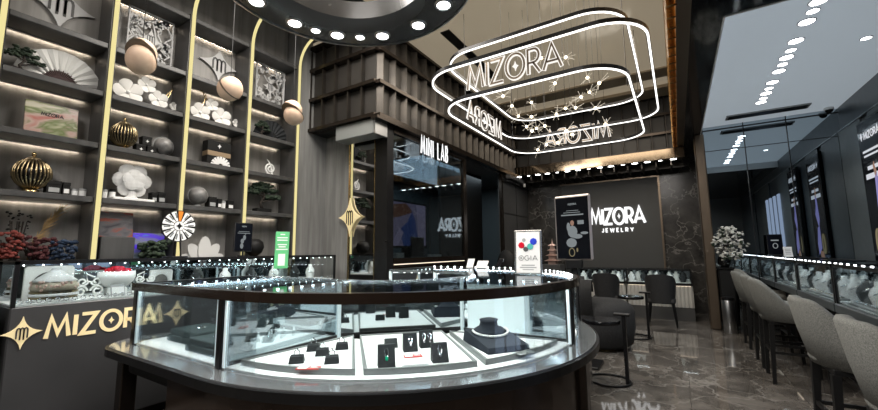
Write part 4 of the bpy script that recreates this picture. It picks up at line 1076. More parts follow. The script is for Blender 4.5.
# velvet risers in the left straight bay
for (x0, x1, y0, y1, h, lab) in ((-3.38, -2.96, 1.45, 1.74, .09, 'dark green velvet riser, front left of the left case'), (-2.93, -2.5, 1.37, 1.60, .085, 'dark green velvet riser, front right of the left case'), (-3.2, -2.86, 1.78, 2.02, .15, 'tall dark green velvet riser at the back of the left case')):
    t = thing('velvet_riser', lab, 'riser', ((x0+x1)/2, (y0+y1)/2, ZD))
    build('block', MB().rbox(x0, x1, y0, y1, ZD, ZD+h*.55, .006), 'velvetgreen', t); build('top_block', MB().rbox(x0+.012, x1-.012, y0+.012, y1-.012, ZD+h*.55, ZD+h, .006), 'velvetgreen', t)
    b = MB().tube([((x0+x1)/2+.03*math.cos(q), (y0+y1)/2+.03*math.sin(q), ZD+h+.005) for q in [2*PI*i/14 for i in range(14)]], .005, 5, True); build('bracelet', b, 'silver', t)
# rows of jewellery stands in the rear bays and the far left
k = 0
src = None
def jstand(x, y, rz, white=False):
    global k
    t = thing('necklace_stand', 'small slanted black jewellery stand in the rear of the ring showcase', 'jewellery stand', (x, y, ZD), rz, 'stands in the rear of the ring showcase', local=True)
    build('stand', MB().add([(-.05, -.05, 0), (.05, -.05, 0), (.05, .04, 0), (-.05, .04, 0), (-.05, .01, .12), (.05, .01, .12), (.05, .03, .12), (-.05, .03, .12)], [(0, 3, 2, 1), (4, 5, 6, 7), (0, 1, 5, 4), (1, 2, 6, 5), (2, 3, 7, 6), (3, 0, 4, 7)]), 'velvet', t)
    build('pendant', MB().tube([(.014*math.cos(q), -.022+.012*math.sin(q), .07+.03*math.sin(q)) for q in [2*PI*i/12 for i in range(12)]], .004, 5, True), 'silver', t)
    return t
js = None
for i in range(7):
    for r in (1.0, 1.3):
        p = A(r, 12+i*11.5)
        if js is None: js = jstand(p[0], p[1], math.radians(12+i*11.5)+PI/2)
        else: dup(js, (p[0], p[1], ZD), math.radians(12+i*11.5)+PI/2)
for i in range(3):
    for y in (3.85, 4.2): dup(js, (-2.82+i*.19, y, ZD), PI)
for i in range(4):
    p = A(1.25, -85+i*0) 
# bracelets and ring row in the first bay, left of the trays
b = None
for i in range(6):
    x, y = -2.72+.05*(i % 2), 1.78+i*.055
    t = thing('ring_cone', 'small pale ring cone at the back of the left case', 'ring holder', (x, y, ZD), group='ring cones in the left case')
    build('cone', MB().lathe([(.016, 0), (.012, .03), (.004, .07), (0, .072)], 10, (x, y, ZD)), 'traywhite', t, smooth=True)
    build('ring', MB().tube([(x+.011*math.cos(q), y+.011*math.sin(q), ZD+.035) for q in [2*PI*j/10 for j in range(10)]], .003, 5, True), 'silver', t)

# ---- things standing on the ring showcase
t = thing('standing_card', 'green upright card with white lines standing on the ring showcase, before the last gold strip', 'sign', (-3.02, 2.165, ZT))
T = frame((-3.02, 2.165, ZT+.075), (.35, 1, 0), (-.04, .05, 1))
build('card', MB(T).rbox(-.06, .06, 0, .33, -.006, 0, .002), 'greencard', t)
bb = MB(T)
for yy, w_ in ((.30, .04), (.27, .09), (.248, .09), (.208, .08), (.188, .06), (.165, .10)): bb.box(-w_/2, w_/2, yy, yy+.01, 0, .0015)
build('printed_lines', bb, 'paper', t)
build('blank_square', MB(T).box(-.03, .03, .025, .13, 0, .0015), 'paper', t)
build('holder', MB(T).rbox(-.06, .06, -.075, .06, -.014, -.007, .002).rbox(-.06, .06, -.075, -.068, -.05, .04, .002), 'glass', t)

t = thing('standing_sign', 'white framed upright sign with coloured gems and lettering on the ring showcase', 'sign', (-1.17, 3.4, ZT))
T = frame((-1.17, 3.4, ZT-.002), (1, .12, 0), (0, .05, 1))
build('frame', MB(T).rbox(-.125, .125, .0, .40, -.018, 0, .004), 'chrome', t)
build('sheet', MB(T).box(-.108, .108, .012, .385, 0, .002), 'paper', t, 'white printed sheet')
def disc(x, y, r, m, z=.003):
    build('gem_picture', MB(T).lathe([(0, 0), (r, 0), (r*.9, .003), (r*.5, .003), (0, .003)], 8, (x, y, z)), m, t)
disc(-.058, .262, .030, 'ruby'); disc(.052, .295, .033, 'blue'); disc(.022, .25, .030, 'teal'); disc(-.018, .225, .026, 'silver'); disc(-.035, .31, .018, 'cardgrey')
bb = MB(T @ Matrix.Translation((-.03, .125, 0))); word(bb, 'GIA', .042, .006, .001, gap=.3, z0=.003, x0=0, width=.115, star=False)
bb2 = MB(T).tube([(-.062+.021*math.cos(q), .146+.021*math.sin(q), .003) for q in [2*PI*i/16 for i in range(16)]], .003, 5, True); star4(bb2, -.062, .146, .012, .012, .001, .003)
build('lettering', bb, 'traygrey', t); build('round_mark', bb2, 'traygrey', t)
bb = MB(T).box(-.06, .06, .075, .085, .002, .003).box(-.075, .075, .055, .065, .002, .003).box(-.05, .05, .037, .045, .002, .003); build('printed_lines', bb, 'cardgrey', t)
for (x, lab, sx, hh, ln) in ((-2.24, 'small pale tilted card at the left of the pair on the rear showcase top', .045, .12, -.3), (-2.08, 'white paper block right of the pale tilted card on the rear showcase top', .07, .10, -.5)):
    T = frame((x, 4.3, ZT), (1, .1, 0), (.15, -ln, 1))
    t = thing('counter_card', lab, 'card', (x, 4.3, ZT)); build('card', MB(T).rbox(-sx, sx, 0, hh, -.006, 0, .002), 'paper', t); build('card_foot', MB(T).box(-sx*.8, sx*.8, -.0, .008, -.05, 0), 'cardgrey', t)
t = thing('phone', 'black phone leaning on a pale stand on the rear showcase top', 'phone', (-1.87, 4.3, ZT))
T = frame((-1.87, 4.3, ZT), (1, .2, 0), (.5, .2, 1)); build('phone_body', MB(T).rbox(-.03, .03, .01, .13, -.01, 0, .003), 'black', t); build('stand', MB(T).box(-.015, .015, 0, .1, -.03, -.012), 'cardgrey', t)
# ================================================================== RING LAMP
LX, LY, LZ = -2.11, 1.97, 3.6
t = thing('ring_ceiling_lamp', 'huge dark metal ring lamp with round white spotlights overhead', 'lamp', (LX, LY, LZ))
build('ring_body', MB().lathe([(1.06, 0), (1.06, .26), (1.02, .30), (.80, .30), (.66, .22), (.68, .06), (.80, .0), (1.06, 0)], 72, (LX, LY, LZ)), flat('ring lamp metal', (.13, .13, .132), .25, .7), t, smooth='auto')
build('outer_rim', MB().lathe([(1.06, -.012), (1.075, -.012), (1.075, .012), (1.06, .012), (1.06, -.012)], 72, (LX, LY, LZ)), 'steel', t)
PA = [(191, 1), (166, 1), (153, 0), (139.5, 1), (125, 0), (110, 1), (83, 1), (58, 1), (33, 1), (8, 1), (-17, 1), (-42, 1), (-67, 1), (-92, 1), (-117, 1), (-142, 1)]
for a, big in PA:
    p = (LX+.90*math.cos(math.radians(a)), LY+.90*math.sin(math.radians(a)), LZ)
    r = .075 if big else .052
    o = build('spot_ring', MB().lathe([(r*.8, -.012), (r, -.014), (r*1.12, 0), (r*.8, 0), (r*.8, -.012)], 20, p), 'steel', t)
    build('spot_lens', MB().lathe([(0, -.009), (r*.8, -.009), (r*.8, -.003), (0, -.003)], 20, p), 'down', o)
    if big: lamp('SPOT', (p[0], p[1], p[2]-.03), 46, (1, .95, .9), size=.05, ang=2.3)
b = MB()
for a in (30, 150, 270): b.tube([(LX+.9*math.cos(math.radians(a)), LY+.9*math.sin(math.radians(a)), LZ+.28), (LX+.9*math.cos(math.radians(a)), LY+.9*math.sin(math.radians(a)), 4.6)], .006, 6)
build('suspension_rods', b, 'blackmetal', t)
# ================================================================== NEON RING SIGN
t = NS = thing('neon_ring_sign', 'hanging sign of three glowing rounded rings with outlined letters on its sides', 'sign', (-1.3, 5.0, 3.1))
def rrect(x0, x1, y0, y1, r, n=10):
    p = []
    for cx, cy, a in ((x1-r, y0+r, -90), (x1-r, y1-r, 0), (x0+r, y1-r, 90), (x0+r, y0+r, 180)):
        p += [(cx+r*math.cos(math.radians(a+90*i/n)), cy+r*math.sin(math.radians(a+90*i/n))) for i in range(n+1)]
    return p
RINGS = [(-2.32, -.29, 3.66, 6.5, 3.10), (-2.36, -.09, 3.37, 6.35, 3.34), (-2.32, -.27, 3.72, 6.5, 3.70)]
for x0, x1, y0, y1, z in RINGS:
    p = rrect(x0, x1, y0, y1, .42)
    o = build('ring', MB().ribbon(p, -.012, .02, z, z+.038, True), 'blackmetal', t, 'dark metal ring with a glowing edge')
    build('glow_tube', MB().ribbon(p, -.006, .012, z-.010, z+.006, True), 'neon', o)
def neonword(o_, u, wd, lab):
    T = frame(o_, u, (0, 0, 1))
    b = MB(T); word(b, 'MIZORA', .26, .040, .02, gap=.2, width=wd, z0=-.01); o = build('letters', b, 'neonletter', t, lab)
    b = MB(T); word(b, 'MIZORA', .26, .020, .028, gap=.2, width=wd, z0=-.014, star=False); build('letter_core', b, 'bronze', o)
neonword((-1.88, 3.66, 3.19), (1, 0, 0), 1.04, 'outlined letters facing the front')
neonword((-2.32, 5.68, 3.19), (0, -1, 0), 1.2, 'letters seen reversed from behind, left side')
neonword((-.80, 6.5, 3.19), (-1, 0, 0), 1.04, 'letters seen reversed from behind, far side')
for x, y in ((-2.25, 4.3), (-2.25, 6.0), (-.33, 4.3), (-.33, 6.0)): build('suspension_wire', MB().tube([(x, y, 3.1), (x, y, 4.6)], .004, 5), 'blackmetal', t)
# starbursts
SB = [(-1.25, 4.4, 3.72), (-.95, 4.35, 3.62), (-.75, 4.5, 3.38), (-.78, 4.75, 3.30), (-.60, 4.3, 3.20), (-1.1, 4.4, 3.36), (-1.62, 4.05, 3.20), (-1.72, 4.6, 3.28), (-1.52, 4.8, 3.35), (-.87, 4.7, 3.24), (-1.0, 5.0, 3.23), (-.70, 4.6, 3.03),
      (-1.48, 4.65, 3.1), (-1.55, 4.65, 2.98), (-1.4, 4.4, 2.83), (-1.62, 5.3, 3.15), (-1.3, 4.6, 2.93), (-1.2, 4.8, 3.12), (-1.02, 4.5, 2.79), (-1.3, 5.2, 2.86), (-1.5, 5.35, 2.90), (-1.75, 5.75, 2.95), (-.63, 4.8, 2.88), (-1.05, 4.65, 3.12), (-1.85, 5.2, 3.35), (-1.15, 5.4, 3.0)]
sb0 = None
for i, p in enumerate(SB):
    rnd = random.Random(i)
    t = thing('starburst_pendant', 'small starburst pendant with a glowing bulb and thin rods inside the neon rings', 'lamp', p, rnd.random()*6, 'starburst pendants inside the neon rings', local=True)
    build('bulb', MB().sphere((0, 0, 0), .017, 8), 'star', t)
    b = MB()
    for k in range(9):
        a = rnd.random()*6.28; z = rnd.uniform(-.9, .9); q = math.sqrt(1-z*z); L_ = rnd.uniform(.06, .13)
        b.tube([(0, 0, 0), (q*math.cos(a)*L_, q*math.sin(a)*L_, z*L_)], .0022, 4)
        b.sphere((q*math.cos(a)*L_, q*math.sin(a)*L_, z*L_), .0045, 4)
    build('rods', b, 'starspike', t)
    build('wire', MB().tube([(0, 0, 0), (0, 0, 4.6-p[2])], .002, 4), 'blackmetal', t)

# ================================================================== LAB SIGN, LAB INTERIOR
t = thing('lit_sign', 'tall narrow white lit letters at the lower edge of the bulkhead over the storefront', 'sign', (-3.27, 5.2, 2.93))
T = frame((-3.262, 4.72, 2.90), (0, 1, 0), (0, 0, 1))
b = MB(T); word(b, 'MINI LAB', .27, .024, .008, gap=.34, width=.80, sx=.7, z0=0); build('letters', b, 'signwhite', t)
build('mounting_rail', MB().box(-3.30, -3.264, 4.78, 5.7, 3.172, 3.182), 'blackmetal', t)
t = thing('wall_screen', 'large wall screen behind the storefront glass showing hands and jewels', 'television', (-5.2, 7.0, 1.5))
build('bezel', MB().box(-4.66, -4.60, 5.64, 6.86, 1.46, 2.40), 'blackmetal', t)
build('screen', MB().box(-4.60, -4.595, 5.68, 6.82, 1.50, 2.36), 'labviolet', t)
T = frame((-4.594, 5.68, 1.5), (0, 1, 0), (0, 0, 1)) @ Matrix.Diagonal((.88, .88, 1, 1))
LB = lambda n, c: flat(n, tuple(v*.3 for v in c), .05, 0, c, .45)
b = MB(T).prism([(0, .60), (0, .9), (.5, .97), (.75, .78), (.3, .66)], 0, .002); build('hand_image', b, LB('lab brown', (.10, .045, .03)), t)
b = MB(T).prism([(.25, .35), (.55, .55), (.72, .8), (.85, .6), (.95, .2), (.8, 0), (.4, 0)], 0, .003); build('jewel_image', b, LB('lab blue', (.03, .05, .15)), t)
b = MB(T).prism([(.02, .1), (.25, .4), (.4, .3), (.2, 0), (.02, 0)], 0, .004).prism([(.9, .97), (1.28, .97), (1.28, 0), (1.0, 0), (.95, .5)], 0, .002); build('sleeve_image', b, LB('lab lilac', (.20, .17, .25)), t)
build('stand_post', MB().box(-4.7, -4.66, 6.1, 6.4, 0, 1.9), 'blackmatte', t)
t = thing('desk', 'low dark desk behind the storefront glass', 'desk', (-4.2, 5.3, 0))
build('desk_top', MB().rbox(-4.6, -3.7, 4.4, 6.2, 1.16, 1.20, .005), 'blackmatte', t)
for (x, y) in ((-4.55, 4.45), (-4.55, 6.15), (-3.75, 4.45), (-3.75, 6.15)): build('leg', MB().box(x-.03, x+.03, y-.03, y+.03, 0, 1.16), 'blackmetal', t)
t = thing('monitor', 'black computer monitor on the desk behind the storefront glass', 'monitor', (-3.95, 5.55, 1.2))
T = frame((-3.9, 5.55, 1.26), (-.25, 1, 0), (0, 0, 1))
build('panel', MB(T).rbox(-.30, .30, .03, .38, -.03, 0, .006), 'blackmetal', t); build('stand', MB().box(-3.97, -3.91, 5.52, 5.58, 1.2, 1.32).box(-4.02, -3.86, 5.42, 5.68, 1.2, 1.212), 'blackmetal', t)
for i, (y, lab, x) in enumerate(((4.55, 'white paper tray behind the storefront glass at its left end', -3.6), (4.85, 'white paper tray left of the monitor behind the storefront glass', -3.6), (6.0, 'white paper stack right of the monitor behind the storefront glass', -3.6))):
    t = thing('paper_tray', lab, 'tray', (x-.25, y, 1.2)); build('tray_body', MB().rbox(x-.36, x-.14, y-.12, y+.12, 1.2, 1.25, .005), 'white', t); build('paper', MB().box(x-.34, x-.16, y-.1, y+.1, 1.25, 1.37 if i < 2 else 1.33), 'cardgrey', t)
# office chair at the lab doorway
t = thing('office_chair', 'black rounded office chair in front of the dark doorway', 'chair', (-2.72, 6.8, 0))
build('backrest', MB(Matrix.Translation((-2.72, 6.72, 1.07)) @ Matrix.Diagonal((1, .3, 1, 1))).sphere((0, 0, 0), .24, 16, (.85, 1, 1.4)), 'blackmatte', t, smooth=True)
build('seat', MB(Matrix.Translation((-2.72, 6.98, .52))).sphere((0, 0, 0), .27, 16, (1, 1, .25)), 'blackmatte', t, smooth=True)
build('column', MB().cyl((-2.72, 6.98, .1), .03, .4, 10), 'blackmetal', t)
b = MB()
for k in range(5): a = k*1.2566; b.tube([(-2.72, 6.98, .12), (-2.72+.3*math.cos(a), 6.98+.3*math.sin(a), .04)], .02, 6).sphere((-2.72+.3*math.cos(a), 6.98+.3*math.sin(a), .03), .03, 8)
build('star_base', b, 'blackmetal', t); build('back_post', MB().tube([(-2.72, 6.95, .5), (-2.72, 6.75, .62), (-2.72, 6.73, .85)], .025, 8), 'blackmetal', t)
# ceiling camera boxes
t = thing('projector_box', 'small pale box fixed under the bulkhead at the far end of the storefront', 'box', (-3.25, 9.3, 2.95)); build('box_body', MB().rbox(-3.32, -3.2, 8.3, 9.3, 3.06, 3.16, .01), 'labgray', t); build('sensor', MB().cyl((-3.2, 9.25, 2.98), .03, .08, 10), 'white', t)

# ================================================================== BACK WALL SIGN + LIGHTS + COUNTER
t = thing('wall_sign', 'white lit shop name in large and small letters on the grey wall panel', 'sign', (-1.18, 9.93, 2.0))
T = frame((-1.77, 9.938, 1.99), (1, 0, 0), (0, 0, 1))
b = MB(T); word(b, 'MIZORA', .36, .060, .03, gap=.16, width=1.17); build('large_letters', b, 'signwhite', t)
T = frame((-1.53, 9.938, 1.80), (1, 0, 0), (0, 0, 1))
b = MB(T); word(b, 'JEWELRY', .085, .020, .02, gap=.75, width=.68); build('small_letters', b, 'signjewel', t)
for i in range(15):
    x = .05-i*.235; big = i % 3 != 1
    t = thing('downlight', '%s recessed spotlight, number %d from the right in the row under the back bulkhead' % ('wide' if big else 'small', i+1), 'lamp', (x, 9.02, 3.22), group='spotlight row under the back bulkhead')
    w_ = .075 if big else .045
    build('trim_ring', MB().lathe([(w_*.8, -.012), (w_*1.1, -.012), (w_*1.1, 0), (w_*.8, 0), (w_*.8, -.012)], 14, (x, 9.015, 3.22)), 'steel', t)
    build('lens', MB().lathe([(0, -.010), (w_*.8, -.010), (w_*.8, -.002), (0, -.002)], 14, (x, 9.015, 3.22)), 'down', t)
    if big and i % 2 == 0: lamp('SPOT', (x, 9.05, 3.17), 10, (1, .93, .82), rot=(.12, 0, 0), size=.04, ang=1.9)
def backunit(x0, x1, lab):
    t = thing('display_counter', lab, 'counter', ((x0+x1)/2, 9.1, 0)); y0, y1 = 8.9, 9.45
    build('plinth', MB().box(x0, x1, y0+.02, y1, 0, .25), 'labgray', t)
    b = MB(); n = int((x1-x0)/.065)
    for i in range(n): b.lathe([(.03, 0), (.03, .42)], 8, (x0+.04+i*(x1-x0-.08)/max(1, n-1), y0+.03, .25))
    b.box(x0, x1, y0+.03, y1, .25, .67); build('fluted_front', b, 'fluted', t, 'white fluted front panel', smooth='auto')
    build('light_strip', MB().box(x0+.03, x1-.03, y0-.012, y0-.004, .655, .662), 'ledwarmdim', t)
    build('case_floor', MB().box(x0, x1, y0-.02, y1, .67, .715), 'blackmetal', t)
    build('pad', MB().box(x0+.03, x1-.03, y0+.02, y1-.03, .715, .722), 'traywhite', t)
    b = MB()
    for x in (x0, x1-.02): b.box(x, x+.02, y0, y0+.02, .71, .97).box(x, x+.02, y1-.02, y1, .71, .97)
    b.box(x0, x1, y0-.005, y0+.02, .955, .975).box(x0, x1, y1-.02, y1, .955, .975)
    build('frame', b, 'blackmetal', t)
    build('front_pane', MB().box(x0+.02, x1-.02, y0+.004, y0+.008, .715, .955), 'glass', t)
    build('top_pane', MB().box(x0, x1, y0+.02, y1-.02, .962, .968), 'glasstop', t)
    build('back_pane', MB().box(x0+.02, x1-.02, y1-.012, y1-.006, .715, .955), 'casemirror', t)
    build('led_strip', MB().box(x0+.03, x1-.03, y0+.022, y0+.03, .956, .960), 'ledcase', t)
backunit(-.96, .19, 'black glass counter with white fluted front, right of the two under the wall sign')
backunit(-2.2, -.99, 'black glass counter with white fluted front, left of the two under the wall sign')
nb0 = None
def bust(x, y, z, rz, s, lab, grp, white):
    t = thing('necklace_bust', lab, 'bust', (x, y, z), rz, grp, local=True)
    T = Matrix.Diagonal((s, s*.8, s, 1))
    build('bust', MB(T).lathe([(.06, 0), (.05, .015), (.075, .09), (.06, .14), (.028, .165), (.028, .2), (0, .205)], 12), 'traywhite' if white else 'velvet', t, smooth=True)
    build('necklace', MB(T).tube([(.072*math.sin(a), -.07*math.cos(a)*.9, .14-.045*math.cos(a)) for a in [-1.5+3*k/10 for k in range(11)]], .006, 5), 'silver', t)
    return t
src = {}
def bustrow(pts, z, rz, s, lab, grp, start=0):
    for i, (x, y) in enumerate(pts):
        w_ = (i+start) % 3 != 2
        key = (s, w_)
        if key not in src: src[key] = bust(x, y, z, rz, s, lab+(' white' if w_ else ' black'), grp, w_); src[key]['label'] = ('white ' if w_ else 'black ')+lab
        else: dup(src[key], (x, y, z), rz, ('white ' if w_ else 'black ')+lab, grp)
bustrow([(-.88+i*.115, 9.12+.14*(i % 2)) for i in range(9)], .722, 0, .95, 'necklace bust in the right counter under the wall sign', 'busts in the right back counter')
bustrow([(-1.85+i*.12, 9.12+.14*(i % 2)) for i in range(7)], .722, 0, .95, 'necklace bust in the left counter under the wall sign', 'busts in the left back counter', 1)
# pagoda ornament
t = thing('pagoda_ornament', 'small rose gold tiered pagoda ornament left of the tall advertising screen', 'ornament', (-2.45, 9.2, .97))
b = MB(); b2 = MB(); z = .97; px, py = -2.55, 9.2
build('plinth', MB().rbox(px-.22, px+.22, py-.2, py+.2, 0, 1.05, .01), 'labgray', t); z = 1.05
for k in range(4):
    w_ = .13-.022*k
    b.box(px-w_*.7, px+w_*.7, py-w_*.7, py+w_*.7, z, z+.08)
    b2.frustum([(px-w_*1.25, py-w_*1.25), (px+w_*1.25, py-w_*1.25), (px+w_*1.25, py+w_*1.25), (px-w_*1.25, py+w_*1.25)], [(px-w_*.6, py-w_*.6), (px+w_*.6, py-w_*.6), (px+w_*.6, py+w_*.6), (px-w_*.6, py+w_*.6)], z+.08, z+.12)
    z += .12
build('tiers', b, 'rose', t); build('roofs', b2, 'rose', t); build('spire', MB().lathe([(.03, 0), (.012, .06), (0, .13)], 10, (px, py, z)), 'rose', t)

# ================================================================== KIOSK, CHAIRS, TABLES
t = thing('advertising_kiosk', 'tall black advertising screen with a pale metal frame on a post', 'screen', (-1.12, 5.0, 0))
T = frame((-1.12, 5.0, 1.26), (1, -.18, 0), (0, 0, 1))
build('housing', MB(T).rbox(-.235, .235, 0, .83, -.05, 0, .02), 'palerose', t); build('screen', MB(T).rbox(-.212, .212, .02, .80, -.002, .004, .002), 'screen', t)
bb = MB(T @ Matrix.Translation((0, .70, 0))); word(bb, 'MIZORA', .022, .005, .001, z0=.005, x0=-.045, width=.11)
bb.box(-.07, .09, -.075, -.068, .005, .006).box(-.11, .11, -.10, -.092, .005, .006).box(-.14, .15, -.135, -.118, .005, .006).box(.07, .15, -.25, -.2, .005, .006); build('screen_text', bb, 'screengrey', t)
bb = MB(T).sphere((0, .47, .004), .032, 10, (.8, 1.1, .06)); build('face_image', bb, 'screenskin', t)
bb = MB(T).sphere((0, .36, .004), .07, 12, (.9, 1.1, .04)).sphere((.06, .30, .004), .06, 10, (1.1, .5, .04)).sphere((-.02, .22, .004), .085, 12, (.8, .7, .04)).sphere((.15, .34, .004), .05, 10, (1, .35, .04)).sphere((-.05, .42, .004), .05, 10, (.5, 1.2, .04)); build('person_image', bb, 'screengrey', t)
bb = MB(T).tube([(-.02+.035*math.cos(q), .1+.05*math.sin(q), .005) for q in [2*PI*i/18 for i in range(18)]], .006, 6, True).sphere((.05, .13, .004), .02, 8, (.6, 1.4, .05)); build('ring_image', bb, 'screengold', t)
build('post', MB().rbox(-1.15, -1.09, 5.02, 5.06, .03, 1.3, .004), 'blackmetal', t); build('base', MB().rbox(-1.36, -.88, 4.86, 5.25, 0, .03, .006), 'blackmetal', t)
build('bracket', MB().rbox(-1.22, -1.02, 4.98, 5.05, 1.16, 1.27, .008), 'blackmetal', t)
def visitor_chair(x, y, rz, lab):
    t = thing('upholstered_chair', lab, 'chair', (x, y, 0), rz, 'dark chairs facing the back counter', local=True)
    # faces +Y
    build('seat', MB().rbox(-.23, .23, -.20, .25, .40, .49, .03), 'fabricdark', t)
    vs = []; fs = []; n = 14
    for i in range(n+1):
        u = -1+2*i/n; a = u*1.35; x_ = .255*math.sin(a)/math.sin(1.35) if abs(u) < 2 else 0; y_ = -.20-.06*math.cos(a)+.30*(abs(u)**3)
        top = .93-.10*abs(u)**3-.12*max(0, abs(u)-.8)*5*.6
        for (dx, z) in ((0, .42), (0, top)): vs.append((x_*(1.0 if z > .5 else .86), y_-(.05 if z > .5 else 0), z))
        for (dx, z) in ((0, .42), (0, top)):
            k_ = .86; vs.append((x_*(1.0 if z > .5 else .86)*k_, y_+.05-(.05 if z > .5 else 0), z))
    for i in range(n):
        a, c = i*4, i*4+4
        fs += [(a, c, c+1, a+1), (a+2, a+3, c+3, c+2), (a+1, c+1, c+3, a+3), (a, a+2, c+2, c)]
    fs += [(0, 1, 3, 2), (n*4, n*4+2, n*4+3, n*4+1)]
    build('backrest', MB().add(vs, fs), 'fabricdark', t, smooth='auto')
    for (sx, sy) in ((-1, -1), (1, -1), (-1, 1), (1, 1)):
        build('leg', MB().tube([(sx*.18, .02+sy*.17, .41), (sx*.225, .02+sy*.24, 0)], [.024, .012], 8), 'blackmetal', t)
    return t
vc = visitor_chair(-.33, 8.25, 0, 'dark upholstered chair before the right counter under the wall sign')
dup(vc, (-1.28, 8.35, 0), .05, 'dark upholstered chair before the left counter under the wall sign')
t = thing('tub_armchair', 'large round charcoal armchair behind the showcase with a small side table before it', 'armchair', (-1.02, 6.1, 0))
X0, Y0 = -1.05, 6.1
build('seat_drum', MB().lathe([(.36, .03), (.43, .08), (.47, .3), (.47, .52), (.44, .60), (.34, .66), (0, .68)], 30, (X0, Y0, 0)), 'fabricdark', t, smooth=True)
build('backrest', MB().lathe([(.36, .5), (.48, .5), (.49, .8), (.45, .97), (.38, .97), (.34, .8)], 20, (X0, Y0, 0), PI*.72, PI*1.5), 'fabricdark', t, smooth=True)
build('cushion', MB().sphere((X0-.2, Y0-.1, .73), .13, 14, (.8, 1, .75)), 'fabricdark', t, smooth=True)
build('swivel_base', MB().lathe([(.28, 0), (.28, .02), (.1, .03)], 24, (X0, Y0, 0)), 'gold', t)
def ctable(x, y, lab):
    t = thing('side_table', lab, 'table', (x, y, 0), 0, 'black side tables', local=True)
    build('table_top', MB().lathe([(0, .60), (.19, .60), (.195, .61), (.195, .63), (.19, .64), (0, .64)], 30, (-.05, 0, 0)), 'black', t, smooth='auto')
    build('stem', MB().rbox(.16, .195, -.03, .03, .0, .70, .004), 'blackmetal', t)
    build('bracket', MB().rbox(.08, .24, -.045, .045, .69, .715, .004), 'blackmetal', t)
    b = MB().tube([(.0+.21*math.cos(q), .2*math.sin(q), .012) for q in [2*PI*i/28 for i in range(28)]], .012, 6, True); build('ring_base', b, 'blackmetal', t, smooth=True)
    return t
ct = ctable(-.72, 4.55, 'small round black side table nearest the showcase, before the armchair')
dup(ct, (-.66, 6.95, 0), 0, 'small round black side table farther off, before the chair under the wall sign')
# ================================================================== SIDE BAY (right)
def barunit(y0, y1, lab, n):
    t = thing('bar_counter', lab, 'counter', (1.5, (y0+y1)/2, 0), group='glass bar counters along the side wall')
    x0, x1, zb, zt = 1.15, 1.75, .90, 1.245
    build('base', MB().box(x0+.25, x1, y0, y1, .06, .82), 'blackmatte', t)
    build('kickplate', MB().box(x0+.3, x1-.02, y0, y1, 0, .06), 'steel', t)
    build('case_floor', MB().rbox(x0-.01, x1, y0, y1, .82, zb, .006), 'baypanel', t)
    build('pad', MB().box(x0+.03, x1-.03, y0+.03, y1-.03, zb, zb+.008), 'traywhite', t)
    b = MB()
    for y in (y0, y1-.022):
        b.box(x0, x0+.022, y, y+.022, zb, zt).box(x1-.022, x1, y, y+.022, zb, zt).box(x0, x1, y, y+.022, zt-.025, zt)
    b.box(x0, x0+.022, y0, y1, zt-.028, zt).box(x1-.022, x1, y0, y1, zt-.028, zt)
    build('frame', b, 'blackmetal', t)
    build('front_pane', MB().box(x0+.006, x0+.010, y0+.02, y1-.02, zb, zt-.028), 'glass', t)
    build('top_pane', MB().box(x0+.02, x1-.02, y0+.02, y1-.02, zt-.014, zt-.008), 'glasstop', t)
    build('back_pane', MB().box(x1-.014, x1-.008, y0+.02, y1-.02, zb, zt-.028), 'casemirror', t)
    build('led_strip', MB().box(x0+.024, x0+.034, y0+.03, y1-.03, zt-.027, zt-.022), 'ledcase', t)
    b = MB(); ledrow(b, (x0+.05, y0+.06, zt), (x0+.05, y1-.06, zt), .14, .007); build('led_row', b, 'leddot', t)['kind'] = 'stuff'
    build('glow_strip', MB().box(x0+.235, x0+.245, y0+.05, y1-.05, .80, .812), 'ledwarmdim', t)
names = ['nearest in view', 'second in view from the right photo edge', 'third in view from the right photo edge', 'touching the mirrored wall']
ys = [(3.55, 4.78), (4.80, 6.04), (6.06, 7.28), (7.30, 8.38)]
for i, (y0, y1) in enumerate(ys):
    barunit(y0, y1, 'black framed glass bar counter with lit jewellery, '+names[i], i)
    n = 9 if i < 2 else 7
    bustrow([(1.32+.17*(j % 2), y0+.1+j*(y1-y0-.2)/(n-1)) for j in range(n)], .908, -PI/2, 1.05, 'necklace bust in the glass bar counter '+names[i], 'busts in the bar counter '+names[i], i)
    for j, xx in enumerate((1.24,)):
        yy = (y0+y1)/2
        tr = thing('jewellery_tray', 'long pale ring tray in the bar counter '+names[i], 'tray', (xx, yy, .908))
        build('tray_body', MB().rbox(xx-.05, xx+.05, y0+.12, y1-.12, .908, .925, .003), 'traygrey', tr)
        b = MB()
        for q in range(22): b.sphere((xx, y0+.16+q*(y1-y0-.32)/21, .932), .014, 6, (1.6, .6, 1))
        build('ring_row', b, 'silver', tr)
